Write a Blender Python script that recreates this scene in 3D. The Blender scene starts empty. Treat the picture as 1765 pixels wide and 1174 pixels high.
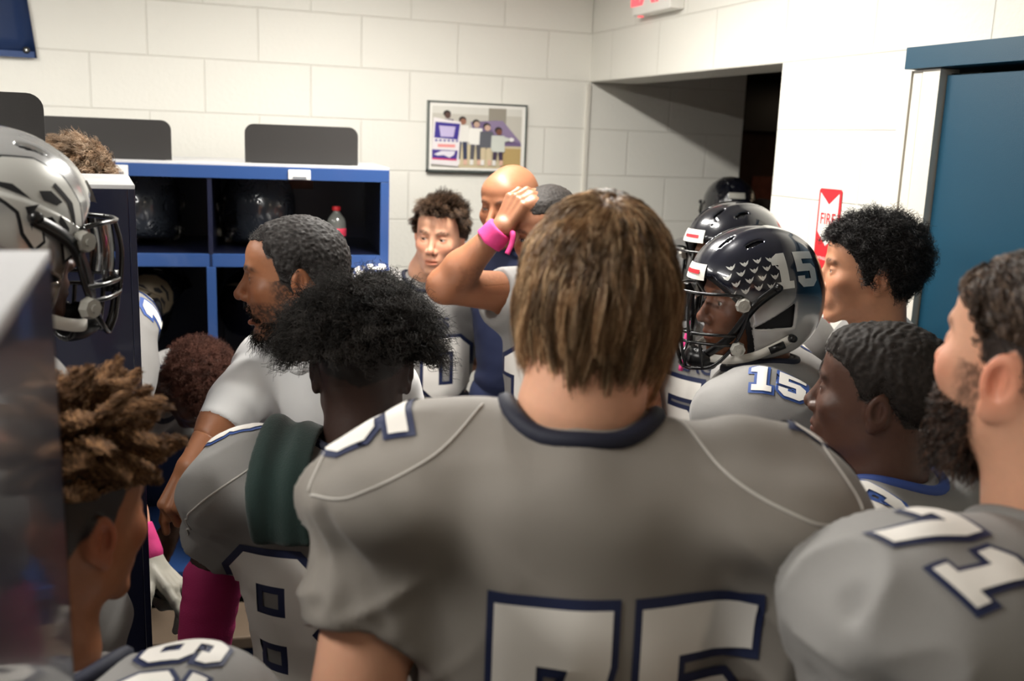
import bpy, bmesh, math, random, time
import numpy as np
from mathutils import Vector, Matrix
from mathutils.geometry import tessellate_polygon
T0 = time.time()
sc = bpy.context.scene
COL = sc.collection
# ---------------------------------------------------------------- camera
FPX = 1706.28                      # focal length in pixels of the 1765 px wide frame (35 mm lens)
CAM = np.array([-1.8701, -4.1013, 1.9704])
YAW, PITCH, ROLL = 0.36097, -0.19916, 0.0369
def cam_axes():
    f = np.array([math.sin(YAW)*math.cos(PITCH), math.cos(YAW)*math.cos(PITCH), math.sin(PITCH)])
    r = np.array([math.cos(YAW), -math.sin(YAW), 0.0]); u = np.cross(r, f)
    return r*math.cos(ROLL)+u*math.sin(ROLL), -r*math.sin(ROLL)+u*math.cos(ROLL), f
CR, CU, CF = cam_axes()
def at(px, py, dist):              # place in the room seen at a measured point of the photo, dist metres deep
    return CAM + (CF + CR*(px-882.5)/FPX - CU*(py-587.0)/FPX)*dist
cd = bpy.data.cameras.new('camera'); cam = bpy.data.objects.new('camera', cd); COL.objects.link(cam)
cd.sensor_width = 36.0; cd.lens = 36.0*FPX/1765.0; cd.clip_start = 0.02
cam.matrix_world = Matrix(((CR[0], CU[0], -CF[0], CAM[0]), (CR[1], CU[1], -CF[1], CAM[1]), (CR[2], CU[2], -CF[2], CAM[2]), (0, 0, 0, 1)))
cd.dof.use_dof = True; cd.dof.focus_distance = 1.9; cd.dof.aperture_fstop = 3.8
sc.camera = cam
# ---------------------------------------------------------------- world, lamps, exposure
w = bpy.data.worlds.new('world'); sc.world = w; w.use_nodes = True
w.node_tree.nodes['Background'].inputs[0].default_value = (0.9, 0.8, 0.7, 1)
w.node_tree.nodes['Background'].inputs[1].default_value = 0.02
sc.view_settings.view_transform = 'Standard'; sc.view_settings.look = 'None'
sc.view_settings.gamma = 1.0; sc.view_settings.exposure = 0.0; sc.view_settings.use_curve_mapping = False
CEIL = 2.78
LAMPS = [(-1.02, -1.55, 0.14, 1.15, 60.0, (1.0, .965, .90)), (-2.95, -1.45, 0.16, 1.15, 30.0, (1.0, .965, .90)), (-2.95, -3.15, 0.16, 1.15, 48.0, (1.0, .965, .90)), (-1.1, -5.4, 0.16, 1.15, 6.0, (1.0, .82, .62)), (2.6, .1, 0.16, 1.15, 2.5, (1.0, .75, .5))]  # last two are unseen fill lamps, added behind the camera and in the corridor
for lx, ly, sx, sy, pw, c in LAMPS:
    ld = bpy.data.lights.new('tube_light', 'AREA'); ld.shape = 'RECTANGLE'; ld.size = sx; ld.size_y = sy; ld.energy = pw; ld.color = c
    lo = bpy.data.objects.new('tube_light', ld); lo.location = (lx, ly, (CEIL if lx < 0 else 2.42)-0.075); COL.objects.link(lo)
# ---------------------------------------------------------------- fast meshes
def mesh_np(name, V, Fq, smooth=True, col=None, uvs=None):
    """V (n,3); Fq (m,3) or (m,4) faces"""
    V = np.asarray(V, np.float32); Fq = np.asarray(Fq, np.int32)
    me = bpy.data.meshes.new(name); n, m = len(V), len(Fq); k = Fq.shape[1] if m else 3
    me.vertices.add(n); me.vertices.foreach_set('co', V.ravel())
    me.loops.add(m*k); me.loops.foreach_set('vertex_index', Fq.ravel())
    me.polygons.add(m); me.polygons.foreach_set('loop_start', np.arange(0, m*k, k, dtype=np.int32))
    me.polygons.foreach_set('loop_total', np.full(m, k, np.int32))
    me.polygons.foreach_set('use_smooth', np.full(m, smooth, bool))
    if col is not None:
        c = np.ones((n, 4), np.float32); c[:, :3] = col
        a = me.color_attributes.new('Col', 'FLOAT_COLOR', 'POINT'); a.data.foreach_set('color', c.ravel())
    me.update(calc_edges=True); me.validate()
    return me
def link(name, me, mat=None, parent=None):
    o = bpy.data.objects.new(name, me); COL.objects.link(o)
    if mat is not None:
        for mm in (mat if isinstance(mat, (list, tuple)) else [mat]): me.materials.append(mm)
    if parent is not None: o.parent = parent
    return o
def wpos(o):
    p = np.array(o.location)
    while o.parent is not None: o = o.parent; p = p+np.array(o.location)
    return p
def place(name, V, Fq, mat, parent=None, origin=None, smooth=True, col=None):
    """V in room coordinates. A part keeps its parent's origin; a thing gets its own origin."""
    V = np.asarray(V, float); org = wpos(parent) if parent is not None else (np.asarray(origin, float) if origin is not None else np.zeros(3))
    o = link(name, mesh_np(name, V-org, Fq, smooth, col), mat, parent)
    if parent is None: o.location = org
    return o
def tag(o, label=None, cat=None, group=None, kind=None):
    if label: o['label'] = label
    if cat: o['category'] = cat
    if group: o['group'] = group
    if kind: o['kind'] = kind
    return o
def empty(name, loc, rz=0.0):
    o = bpy.data.objects.new(name, None); COL.objects.link(o); o.location = loc; o.rotation_euler = (0, 0, rz); o.empty_display_size = .1
    return o
def bm_obj(name, bm, mat, parent=None, smooth=False, loc=None):
    me = bpy.data.meshes.new(name); bm.normal_update(); bm.to_mesh(me); bm.free()
    if smooth:
        for p in me.polygons: p.use_smooth = True
    o = link(name, me, mat, parent)
    if loc is not None: o.location = loc
    return o
def bx(bm, lo, hi, bev=0.0, mi=0):
    lo = np.minimum(lo, hi).astype(float) if True else lo
    return _bx(bm, lo, hi, bev, mi)
def _bx(bm, a, b, bev, mi):
    a = np.asarray(a, float); b = np.asarray(b, float); lo = np.minimum(a, b); hi = np.maximum(a, b)
    r = bmesh.ops.create_cube(bm, size=1.0); vs = r['verts']; c = (lo+hi)/2; s = hi-lo
    for v in vs: v.co = Vector((c[0]+v.co.x*s[0], c[1]+v.co.y*s[1], c[2]+v.co.z*s[2]))
    fs = set(f for v in vs for f in v.link_faces)
    for f in fs: f.material_index = mi
    if bev > 0:
        es = list(set(e for v in vs for e in v.link_edges)); bmesh.ops.bevel(bm, geom=es, offset=bev, segments=2, affect='EDGES', profile=.6)
def bx(bm, a, b, bev=0.0, mi=0): _bx(bm, a, b, bev, mi)
def box_obj(name, a, b, mat, parent=None, bev=0.0):
    bm = bmesh.new(); _bx(bm, a, b, bev, 0); return bm_obj(name, bm, mat, parent)
def nrm(v):
    v = np.asarray(v, float); return v/(np.linalg.norm(v, axis=-1, keepdims=True)+1e-12)
def tube(pts, rad, sides=8, closed=False, caps=True):
    """tube along a polyline; rad scalar or per point"""
    P = np.asarray(pts, float); n = len(P); rad = np.broadcast_to(np.asarray(rad, float), (n,))
    tg = np.roll(P, -1, 0)-np.roll(P, 1, 0) if closed else np.gradient(P, axis=0)
    tg = nrm(tg); up = np.array([0, 0, 1.0]) if abs(tg[0][2]) < .9 else np.array([1.0, 0, 0])
    V = []; a = nrm(np.cross(tg[0], up))
    for i in range(n):
        a = nrm(a-tg[i]*(a@tg[i])); b = np.cross(tg[i], a)
        for k in range(sides):
            t = 2*math.pi*k/sides; V.append(P[i]+rad[i]*(a*math.cos(t)+b*math.sin(t)))
    Fs = []
    for i in range(n if closed else n-1):
        j = (i+1) % n
        for k in range(sides):
            k2 = (k+1) % sides; Fs.append((i*sides+k, i*sides+k2, j*sides+k2, j*sides+k))
    if caps and not closed:
        for i, fl in ((0, 1), (n-1, 0)):
            c = len(V); V.append(P[i])
            for k in range(sides):
                k2 = (k+1) % sides; q = (i*sides+k, i*sides+k2, c) if not fl else (i*sides+k2, i*sides+k, c)
                Fs.append((q[0], q[1], q[2], q[2]))
    return np.array(V), Fs
def spline(pts, n=8):
    P = np.asarray(pts, float); out = []
    for i in range(len(P)-1):
        p0 = P[max(i-1, 0)]; p1 = P[i]; p2 = P[i+1]; p3 = P[min(i+2, len(P)-1)]
        for k in range(n):
            t = k/n; out.append(.5*((2*p1)+(-p0+p2)*t+(2*p0-5*p1+4*p2-p3)*t*t+(-p0+3*p1-3*p2+p3)*t**3))
    out.append(P[-1]); return np.array(out)
def join(parts):
    V = []; Fs = []; o = 0
    for v, f in parts:
        V.append(np.asarray(v)); Fs += [tuple(int(i)+o for i in q) for q in f]; o += len(v)
    tri = [q for q in Fs]
    return np.concatenate(V), tri
def place_poly(name, V, Fs, mat, parent=None, origin=None, smooth=True):
    org = wpos(parent) if parent is not None else (np.asarray(origin, float) if origin is not None else np.zeros(3))
    me = bpy.data.meshes.new(name)
    Fs = [tuple(dict.fromkeys(q)) for q in Fs]
    me.from_pydata([tuple(v) for v in (np.asarray(V)-org)], [], Fs); me.update()
    if smooth:
        for p in me.polygons: p.use_smooth = True
    o = link(name, me, mat, parent)
    if parent is None: o.location = org
    return o
# ---------------------------------------------------------------- distance fields
rs = np.random.RandomState(7)
NT = rs.rand(32, 32, 32).astype(np.float32)*2-1
def noise(P):
    P = np.asarray(P, np.float32); i = np.floor(P).astype(int); f = P-i; f = f*f*(3-2*f); i &= 31; j = (i+1) & 31
    x0, y0, z0 = i.T; x1, y1, z1 = j.T; fx, fy, fz = f.T
    a = NT[x0, y0, z0]*(1-fx)+NT[x1, y0, z0]*fx; b = NT[x0, y1, z0]*(1-fx)+NT[x1, y1, z0]*fx
    c = NT[x0, y0, z1]*(1-fx)+NT[x1, y0, z1]*fx; d = NT[x0, y1, z1]*(1-fx)+NT[x1, y1, z1]*fx
    return (a*(1-fy)+b*fy)*(1-fz)+(c*(1-fy)+d*fy)*fz
def ell(P, c, r, M=None):
    q = P-np.asarray(c, np.float32)
    if M is not None: q = q@np.asarray(M, np.float32)
    r = np.asarray(r, np.float32); k0 = np.sqrt(((q/r)**2).sum(1)); k1 = np.sqrt(((q/(r*r))**2).sum(1))+1e-9
    return k0*(k0-1)/k1
def cap(P, a, b, ra, rb):
    a = np.asarray(a, np.float32); b = np.asarray(b, np.float32); ab = b-a; q = P-a
    t = np.clip((q@ab)/max(float(ab@ab), 1e-9), 0, 1); return np.sqrt(((q-t[:, None]*ab)**2).sum(1))-(ra+(rb-ra)*t)
def smin(a, b, k):
    h = np.maximum(k-np.abs(a-b), 0)/k; return np.minimum(a, b)-h*h*k*.25
def smax(a, b, k): return -smin(-a, -b, k)
def polyd(P, pts):
    d = None
    for i in range(len(pts)-1):
        e = cap(P, pts[i], pts[i+1], 0, 0); d = e if d is None else np.minimum(d, e)
    return d
def nets(f, lo, hi, res, B=8):
    lo = np.asarray(lo, float); hi = np.asarray(hi, float)
    nb = np.ceil((hi-lo)/(res*B)).astype(int); n = nb*B+1
    cx = [lo[a]+res*B*(np.arange(nb[a])+.5) for a in range(3)]
    C = np.stack(np.meshgrid(*cx, indexing='ij'), -1).reshape(-1, 3).astype(np.float32)
    d = f(C); act = np.abs(d) < res*B*.87*1.45+.012
    V = np.ones(tuple(n), np.float32)
    sg = np.where(d < 0, -1, 1).reshape(nb)
    V[:-1, :-1, :-1] = np.repeat(np.repeat(np.repeat(sg, B, 0), B, 1), B, 2)
    idx = np.argwhere(act.reshape(nb)); g = np.arange(B+1)
    G = np.stack(np.meshgrid(g, g, g, indexing='ij'), -1).reshape(-1, 3)
    for s in range(0, len(idx), 400):
        I = (idx[s:s+400, None, :]*B+G[None]).reshape(-1, 3)
        V[I[:, 0], I[:, 1], I[:, 2]] = f((lo+I*res).astype(np.float32))
    V[0], V[-1], V[:, 0], V[:, -1], V[:, :, 0], V[:, :, -1] = (np.maximum(V[0], .001), np.maximum(V[-1], .001), np.maximum(V[:, 0], .001), np.maximum(V[:, -1], .001), np.maximum(V[:, :, 0], .001), np.maximum(V[:, :, -1], .001))
    S = V < 0
    cnt = np.zeros(tuple(n-1), np.int8)
    for a in (0, 1):
        for b in (0, 1):
            for c in (0, 1): cnt += S[a:n[0]-1+a, b:n[1]-1+b, c:n[2]-1+c]
    cells = np.argwhere((cnt > 0) & (cnt < 8))
    if len(cells) == 0: return np.zeros((0, 3)), np.zeros((0, 4), int)
    acc = np.zeros((len(cells), 3), np.float32); num = np.zeros(len(cells), np.float32)
    cor = [(a, b, c) for a in (0, 1) for b in (0, 1) for c in (0, 1)]
    val = {c: V[cells[:, 0]+c[0], cells[:, 1]+c[1], cells[:, 2]+c[2]] for c in cor}
    for c in cor:
        for ax in range(3):
            if c[ax] == 0:
                e = list(c); e[ax] = 1; e = tuple(e); a = val[c]; b = val[e]; m = (a < 0) != (b < 0)
                t = np.where(m, a/np.where(m, a-b, 1), 0); p = np.tile(np.array(c, np.float32), (len(cells), 1)); p[:, ax] = t
                acc[m] += p[m]; num[m] += 1
    VV = lo+(cells+acc/num[:, None])*res
    ids = -np.ones(tuple(n-1), np.int32); ids[cells[:, 0], cells[:, 1], cells[:, 2]] = np.arange(len(cells))
    Q = []
    for ax in range(3):
        o1, o2 = [(1, 2), (2, 0), (0, 1)][ax]
        sl0 = [slice(None)]*3; sl1 = [slice(None)]*3; sl0[ax] = slice(0, -1); sl1[ax] = slice(1, None)
        A = S[tuple(sl0)]; Bs = S[tuple(sl1)]; E = np.argwhere(A != Bs)
        ok = (E[:, o1] > 0) & (E[:, o2] > 0) & (E[:, o1] < n[o1]-1) & (E[:, o2] < n[o2]-1); E = E[ok]
        fl = A[E[:, 0], E[:, 1], E[:, 2]]
        def cid(d1, d2):
            J = E.copy(); J[:, o1] -= d1; J[:, o2] -= d2; return ids[J[:, 0], J[:, 1], J[:, 2]]
        q = np.stack([cid(1, 1), cid(0, 1), cid(0, 0), cid(1, 0)], 1)
        q[~fl] = q[~fl][:, ::-1]; Q.append(q)
    Q = np.concatenate(Q); Q = Q[(Q >= 0).all(1)]
    return VV, Q
def grad(f, P, h=.002):
    g = np.zeros_like(P)
    for a in range(3):
        e = np.zeros(3, np.float32); e[a] = h; g[:, a] = f(P+e)-f(P-e)
    return nrm(g)
def frame(heading, pitch=0.0, roll=0.0):
    h, p, r = map(math.radians, (heading, pitch, roll))
    F0 = np.array([math.sin(h), math.cos(h), 0]); R0 = np.array([math.cos(h), -math.sin(h), 0]); U0 = np.array([0, 0, 1.0])
    Fw = F0*math.cos(p)+U0*math.sin(p); Up = U0*math.cos(p)-F0*math.sin(p)
    R = R0*math.cos(r)-Up*math.sin(r); U = Up*math.cos(r)+R0*math.sin(r)
    return np.stack([R, Fw, U], 1)          # columns right, forward, up
# ---------------------------------------------------------------- flat shapes pressed onto a surface
def shape_mesh(loops, cell=.01):
    tr = tessellate_polygon([[Vector((x, y, 0)) for x, y in l] for l in loops])
    pts = [p for l in loops for p in l]; bm = bmesh.new(); vs = [bm.verts.new((x, y, 0)) for x, y in pts]
    for t in tr:
        try: bm.faces.new([vs[i] for i in t])
        except ValueError: pass
    bisect(bm, cell)
    return bm
def bisect(bm, cell):
    xs = [v.co.x for v in bm.verts]; ys = [v.co.y for v in bm.verts]
    for ax, (a, b) in ((0, (min(xs), max(xs))), (1, (min(ys), max(ys)))):
        k = math.floor(a/cell)+1
        while k*cell < b:
            co = [0, 0, 0]; no = [0, 0, 0]; co[ax] = k*cell; no[ax] = 1
            bmesh.ops.bisect_plane(bm, geom=bm.verts[:]+bm.edges[:]+bm.faces[:], plane_co=co, plane_no=no, dist=1e-5); k += 1
def press(name, bm, O, u, v, n, f, off, mat, parent, reach=.3):
    """press a flat mesh (x along u, y along v) onto field f, travelling along -n"""
    bm.verts.ensure_lookup_table(); L = np.array([v_.co[:] for v_ in bm.verts])
    u, v, n = nrm(u), nrm(v), nrm(n); P = (np.asarray(O)+L[:, :1]*u+L[:, 1:2]*v+n*reach).astype(np.float32)
    for it in range(60): P = P-(n*np.clip((f(P)-off)*.8, -.02, .06)[:, None]).astype(np.float32)
    org = wpos(parent) if parent is not None else np.zeros(3); bad = np.abs(f(P)-off) > .006
    for v_, p in zip(bm.verts, P): v_.co = Vector(p-org)
    bmesh.ops.delete(bm, geom=[v_ for v_, b_ in zip(bm.verts[:], bad) if b_], context='VERTS')
    bmesh.ops.recalc_face_normals(bm, faces=bm.faces[:])
    return bm_obj(name, bm, mat, parent, smooth=True)
def offset_loop(l, t):
    P = np.array(l, float); n = len(P); out = []
    for i in range(n):
        a = nrm(P[i]-P[i-1]); b = nrm(P[(i+1) % n]-P[i]); na = np.array([a[1], -a[0]]); nb = np.array([b[1], -b[0]])
        m = na+nb; L = m@m; out.append(tuple(P[i]+(m*2/max(L, .35))*t*1.0 if L > 1e-6 else P[i]+na*t))
    return out
W_, c_ = .72, .16
GL = {
 '8': [[(c_, 0), (W_-c_, 0), (W_, c_), (W_, .42), (W_-.07, .5), (W_, .58), (W_, 1-c_), (W_-c_, 1), (c_, 1), (0, 1-c_), (0, .58), (.07, .5), (0, .42), (0, c_)],
       [(.25, .2), (.25, .4), (W_-.25, .4), (W_-.25, .2)], [(.25, .6), (.25, .8), (W_-.25, .8), (W_-.25, .6)]],
 '0': [[(c_, 0), (W_-c_, 0), (W_, c_), (W_, 1-c_), (W_-c_, 1), (c_, 1), (0, 1-c_), (0, c_)], [(.25, .22), (.25, .78), (W_-.25, .78), (W_-.25, .22)]],
 '7': [[(0, .60), (.27, .60), (.27, .75), (.46, .75), (.17, 0), (.47, 0), (W_, .76), (W_, 1), (0, 1)]],
 '5': [[(c_, 0), (W_-c_, 0), (W_, c_), (W_, .5), (W_-c_, .64), (.25, .64), (.25, .78), (W_, .78), (W_, 1), (0, 1), (0, .43), (W_-.26, .43), (W_-.25, .22), (.25, .22), (.25, .31), (0, .31), (0, c_)]],
 '1': [[(.08, 0), (.62, 0), (.62, .2), (.48, .2), (.48, 1), (.24, 1), (.04, .86), (.04, .68), (.22, .68), (.22, .2), (.08, .2)]],
 '9': [[(c_, 0), (W_-c_, 0), (W_, c_), (W_, 1-c_), (W_-c_, 1), (c_, 1), (0, 1-c_), (0, .5), (c_, .38), (W_-.25, .38), (W_-.25, .2), (.25, .2), (.25, .3), (0, .3), (0, c_)], [(.25, .58), (.25, .8), (W_-.25, .8), (W_-.25, .58)]],
 '2': [[(0, 0), (W_, 0), (W_, .22), (.27, .22), (.27, .38), (W_-c_, .38), (W_, .52), (W_, 1-c_), (W_-c_, 1), (c_, 1), (0, 1-c_), (0, .7), (.25, .7), (.25, .79), (W_-.25, .79), (W_-.25, .6), (c_, .6), (0, .46)]]}
GL['6'] = [[(W_-x, 1-y) for x, y in l] for l in GL['9']]
def number(name, txt, O, u, v, n, f, h, parent, gap=.14, sq=1.0, edge=.055, white=None, navy=None, cell=.012, off=.0015, x_squeeze=1.0, shear=0.0):
    """a printed number centred at O: dark edge underneath, pale digits on top, each digit a part"""
    tot = sum((W_ if ch != '1' else .66)*x_squeeze for ch in txt)+gap*(len(txt)-1); x = -tot/2; outs = []
    for ch in txt:
        loops = GL[ch]; wd = (W_ if ch != '1' else .66)*x_squeeze
        tr = lambda l: [((x+a*x_squeeze+shear*(b-.5))*h, (b-.5)*h*sq) for a, b in l]
        if navy is not None:
            lo = [tr(offset_loop(l, edge)) for l in loops]
            bo = press(name+'_edge', shape_mesh(lo, cell), O, u, v, n, f, off, navy, parent)
        else: bo = parent
        bm = shape_mesh([tr(l) for l in loops], cell)
        press(name, bm, O, u, v, n, f, off+(.0012 if navy is not None else 0), white, bo if navy is not None else parent)
        x += wd+gap
def text_bm(s, size, cell=None, align='CENTER', bold=0.0, xs=1.0):
    cu = bpy.data.curves.new('lettering', 'FONT'); cu.body = s; cu.size = size; cu.align_x = align; cu.align_y = 'CENTER'; cu.offset = bold; cu.resolution_u = 4
    o = bpy.data.objects.new('lettering', cu); COL.objects.link(o); dg = bpy.context.evaluated_depsgraph_get()
    me = bpy.data.meshes.new_from_object(o.evaluated_get(dg)); bm = bmesh.new(); bm.from_mesh(me)
    bpy.data.objects.remove(o); bpy.data.curves.remove(cu); bpy.data.meshes.remove(me)
    for v in bm.verts: v.co.x *= xs
    bmesh.ops.triangulate(bm, faces=bm.faces[:])
    if cell: bisect(bm, cell)
    return bm
# ---------------------------------------------------------------- materials
def mat(name, col=(.5, .5, .5), rough=.6, metal=0.0, bump=0.0, bscale=200.0, attr=False, coat=0.0, sss=0.0, spec=.5, var=0.0, vscale=8.0, emit=None, trans=0.0, sheen=0.0, vein=None):
    m = bpy.data.materials.new(name); m.use_nodes = True; nt = m.node_tree; b = nt.nodes['Principled BSDF']
    b.inputs['Base Color'].default_value = (*col, 1); b.inputs['Roughness'].default_value = rough; b.inputs['Metallic'].default_value = metal
    b.inputs['Coat Weight'].default_value = coat; b.inputs['Coat Roughness'].default_value = .06; b.inputs['Specular IOR Level'].default_value = spec
    b.inputs['Transmission Weight'].default_value = trans; b.inputs['Sheen Weight'].default_value = sheen
    if sss > 0:
        b.inputs['Subsurface Weight'].default_value = sss; b.inputs['Subsurface Radius'].default_value = (.012, .004, .002); b.inputs['Subsurface Scale'].default_value = 1.0
    src = None
    if attr:
        a = nt.nodes.new('ShaderNodeVertexColor'); a.layer_name = 'Col'; src = a.outputs['Color']
    tc = nt.nodes.new('ShaderNodeTexCoord')
    if var > 0:
        no = nt.nodes.new('ShaderNodeTexNoise'); no.inputs['Scale'].default_value = vscale; no.inputs['Detail'].default_value = 4
        nt.links.new(tc.outputs['Object'], no.inputs['Vector']); mx = nt.nodes.new('ShaderNodeMix'); mx.data_type = 'RGBA'; mx.blend_type = 'MULTIPLY'
        ra = nt.nodes.new('ShaderNodeMapRange'); ra.inputs['To Min'].default_value = 1-var; ra.inputs['To Max'].default_value = 1+var
        nt.links.new(no.outputs['Fac'], ra.inputs['Value']); mx.inputs['Factor'].default_value = 1.0
        if src is None: mx.inputs['A'].default_value = (*col, 1)
        else: nt.links.new(src, mx.inputs['A'])
        nt.links.new(ra.outputs['Result'], mx.inputs['B']); src = mx.outputs['Result']
    if src is not None: nt.links.new(src, b.inputs['Base Color'])
    if bump > 0:
        no = nt.nodes.new('ShaderNodeTexNoise'); no.inputs['Scale'].default_value = bscale; no.inputs['Detail'].default_value = 3
        nt.links.new(tc.outputs['Object'], no.inputs['Vector']); bp = nt.nodes.new('ShaderNodeBump'); bp.inputs['Strength'].default_value = bump; bp.inputs['Distance'].default_value = .002
        nt.links.new(no.outputs['Fac'], bp.inputs['Height']); nt.links.new(bp.outputs['Normal'], b.inputs['Normal'])
    if emit: b.inputs['Emission Color'].default_value = (*emit[0], 1); b.inputs['Emission Strength'].default_value = emit[1]
    return m
def lin(r, g, b): return tuple(((c/255)/12.92 if c/255 <= .04045 else ((c/255+.055)/1.055)**2.4) for c in (r, g, b))
# ================================================================ materials
def block_wall(name, ax, base):
    """painted concrete block: 16 x 8 in running bond with tooled joints and a rough painted face"""
    m = bpy.data.materials.new(name); m.use_nodes = True; nt = m.node_tree; b = nt.nodes['Principled BSDF']
    tc = nt.nodes.new('ShaderNodeTexCoord'); sp = nt.nodes.new('ShaderNodeSeparateXYZ'); cb = nt.nodes.new('ShaderNodeCombineXYZ')
    nt.links.new(tc.outputs['Object'], sp.inputs[0]); nt.links.new(sp.outputs[ax], cb.inputs[0]); nt.links.new(sp.outputs[2], cb.inputs[1])
    mp = nt.nodes.new('ShaderNodeMapping'); nt.links.new(cb.outputs[0], mp.inputs['Vector'])
    mp.inputs['Location'].default_value = (0.2032, 0.0, 0)
    br = nt.nodes.new('ShaderNodeTexBrick'); nt.links.new(mp.outputs[0], br.inputs['Vector'])
    br.inputs['Scale'].default_value = 1.0; br.inputs['Brick Width'].default_value = .4064; br.inputs['Row Height'].default_value = .2032
    br.inputs['Mortar Size'].default_value = .0042; br.inputs['Mortar Smooth'].default_value = .9; br.offset = .5; br.offset_frequency = 2
    br.inputs['Color1'].default_value = (*base, 1); br.inputs['Color2'].default_value = (base[0]*.985, base[1]*.985, base[2]*.985, 1)
    br.inputs['Mortar'].default_value = (base[0]*.89, base[1]*.885, base[2]*.87, 1)
    nt.links.new(br.outputs['Color'], b.inputs['Base Color']); b.inputs['Roughness'].default_value = .5; b.inputs['Specular IOR Level'].default_value = .35
    no = nt.nodes.new('ShaderNodeTexNoise'); no.inputs['Scale'].default_value = 55; no.inputs['Detail'].default_value = 6; nt.links.new(tc.outputs['Object'], no.inputs['Vector'])
    ma = nt.nodes.new('ShaderNodeMath'); ma.operation = 'MULTIPLY_ADD'; nt.links.new(br.outputs['Fac'], ma.inputs[0]); ma.inputs[1].default_value = -1.0
    mm = nt.nodes.new('ShaderNodeMath'); mm.operation = 'MULTIPLY'; mm.inputs[1].default_value = .55; nt.links.new(no.outputs['Fac'], mm.inputs[0]); nt.links.new(mm.outputs[0], ma.inputs[2])
    bp = nt.nodes.new('ShaderNodeBump'); bp.inputs['Strength'].default_value = .6; bp.inputs['Distance'].default_value = .004
    nt.links.new(ma.outputs[0], bp.inputs['Height']); nt.links.new(bp.outputs['Normal'], b.inputs['Normal'])
    return m
WALLC = lin(232, 230, 222)
M = {}
M['wallx'] = block_wall('painted block, back', 0, WALLC); M['wally'] = block_wall('painted block, side', 1, WALLC)
M['lintel'] = mat('painted lintel', WALLC, .5, bump=.35, bscale=60)
M['ceiling'] = mat('ceiling tile', lin(215, 212, 204), .9, bump=.3, bscale=120)
M['floor'] = mat('floor paint', lin(84, 82, 84), .45, var=.2, vscale=3)
M['navy_metal'] = mat('navy enamel', lin(22, 26, 48), .28, coat=.5, bump=.05, bscale=300)
M['navy_bright'] = mat('blue enamel', lin(44, 76, 132), .35, coat=.3, bump=.05, bscale=300)
M['navy_dark'] = mat('dark navy enamel inside', lin(20, 28, 52), .42)
M['locker_top'] = mat('paled locker top', lin(200, 200, 202), .32, var=.06, vscale=20)  # paled in its colour to stand for the lamp reflection on the tops
M['plate'] = mat('black name plate', lin(40, 38, 37), .45, bump=.1, bscale=500)
M['white_plastic'] = mat('white plastic', lin(225, 222, 214), .4)
M['black_plastic'] = mat('black plastic', lin(14, 14, 16), .3)
M['black_vinyl'] = mat('black coated wire', lin(12, 12, 15), .22, coat=.4)
M['teal'] = mat('teal paint', lin(10, 66, 90), .45, bump=.12, bscale=400)
M['jamb'] = mat('cream jamb', lin(222, 218, 208), .45)
M['jamb_dark'] = mat('grey jamb side', lin(128, 120, 108), .5)
M['brown'] = mat('rust seam', lin(140, 104, 78), .7)
M['banner'] = mat('navy banner vinyl', lin(40, 66, 116), .4)
M['chrome'] = mat('chrome', (.8, .8, .82), .15, metal=1)
M['red'] = mat('sign red', lin(214, 42, 52), .4); M['sign_white'] = mat('sign white', lin(238, 236, 230), .4)
M['exit_red'] = mat('exit letters', lin(220, 50, 60), .5, emit=((1.0, .12, .14), 1.3))
M['grey_jersey'] = mat('grey jersey knit', lin(134, 132, 130), .72, bump=.25, bscale=900, sheen=.1, var=.04, vscale=5)
M['shaded_jersey'] = mat('grey jersey knit, worn', lin(134, 128, 121), .68, bump=.2, bscale=900, sheen=.1, var=.04, vscale=5)  # browner copy of the jersey grey, shade on the back put into colour
M['num'] = mat('white tackle twill', lin(236, 232, 226), .6, bump=.1, bscale=600)
M['num_edge'] = mat('navy tackle twill', lin(28, 38, 74), .6)
M['num_blue'] = mat('blue tackle twill', lin(52, 82, 150), .6)
M['shaded_silver'] = mat('bronze decal', lin(112, 100, 80), .45, metal=.2)  # silver decal with the shade inside the locker mixed into its colour
M['navy_cloth'] = mat('navy cloth', lin(24, 34, 68), .75, bump=.2, bscale=500, var=.1, vscale=6)
M['navy_collar'] = mat('navy collar rib', lin(22, 26, 46), .7, bump=.3, bscale=700)
M['royal_cloth'] = mat('royal blue collar rib', lin(52, 78, 150), .7)
M['white_cloth'] = mat('white pullover knit', lin(236, 236, 236), .7, bump=.15, bscale=700)
M['cream_cloth'] = mat('cream cloth', lin(200, 192, 178), .8, bump=.2, bscale=500)
M['green_cloth'] = mat('dark green knit', lin(22, 46, 42), .9, bump=.5, bscale=350, sheen=.2)
M['pink'] = mat('pink knit', lin(226, 64, 136), .75, bump=.4, bscale=400)
M['pink_dark'] = mat('magenta knit sleeve', lin(190, 44, 112), .75, bump=.4, bscale=400)
M['glove'] = mat('white glove leather', lin(204, 200, 186), .5, bump=.2, bscale=200)
M['shoe'] = mat('black shoe', lin(24, 24, 28), .5)
M['seam'] = mat('jersey seam thread', lin(196, 192, 186), .7)
M['hair'] = mat('hair fibre', (.1, .07, .05), .38, attr=True, spec=.5)
M['hair_dry'] = mat('coarse hair fibre', (.05, .04, .04), .7, attr=True, spec=.2)
M['skin'] = mat('skin', (.5, .3, .2), .48, attr=True, sss=.12, bump=.12, bscale=260, spec=.45)
M['eye'] = mat('eye', (.8, .8, .8), .1, attr=True, coat=1.0)
M['silver'] = mat('silver decal', lin(206, 206, 202), .3, metal=.25)
M['helmet'] = mat('helmet paint', (.02, .02, .05), .22, attr=True, metal=.15, coat=1.0)
M['helmet_chrome'] = mat('mirror helmet paint', (.02, .02, .05), .16, attr=True, metal=.6, coat=1.0)
M['liner'] = mat('helmet liner', lin(24, 24, 28), .8)
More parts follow.
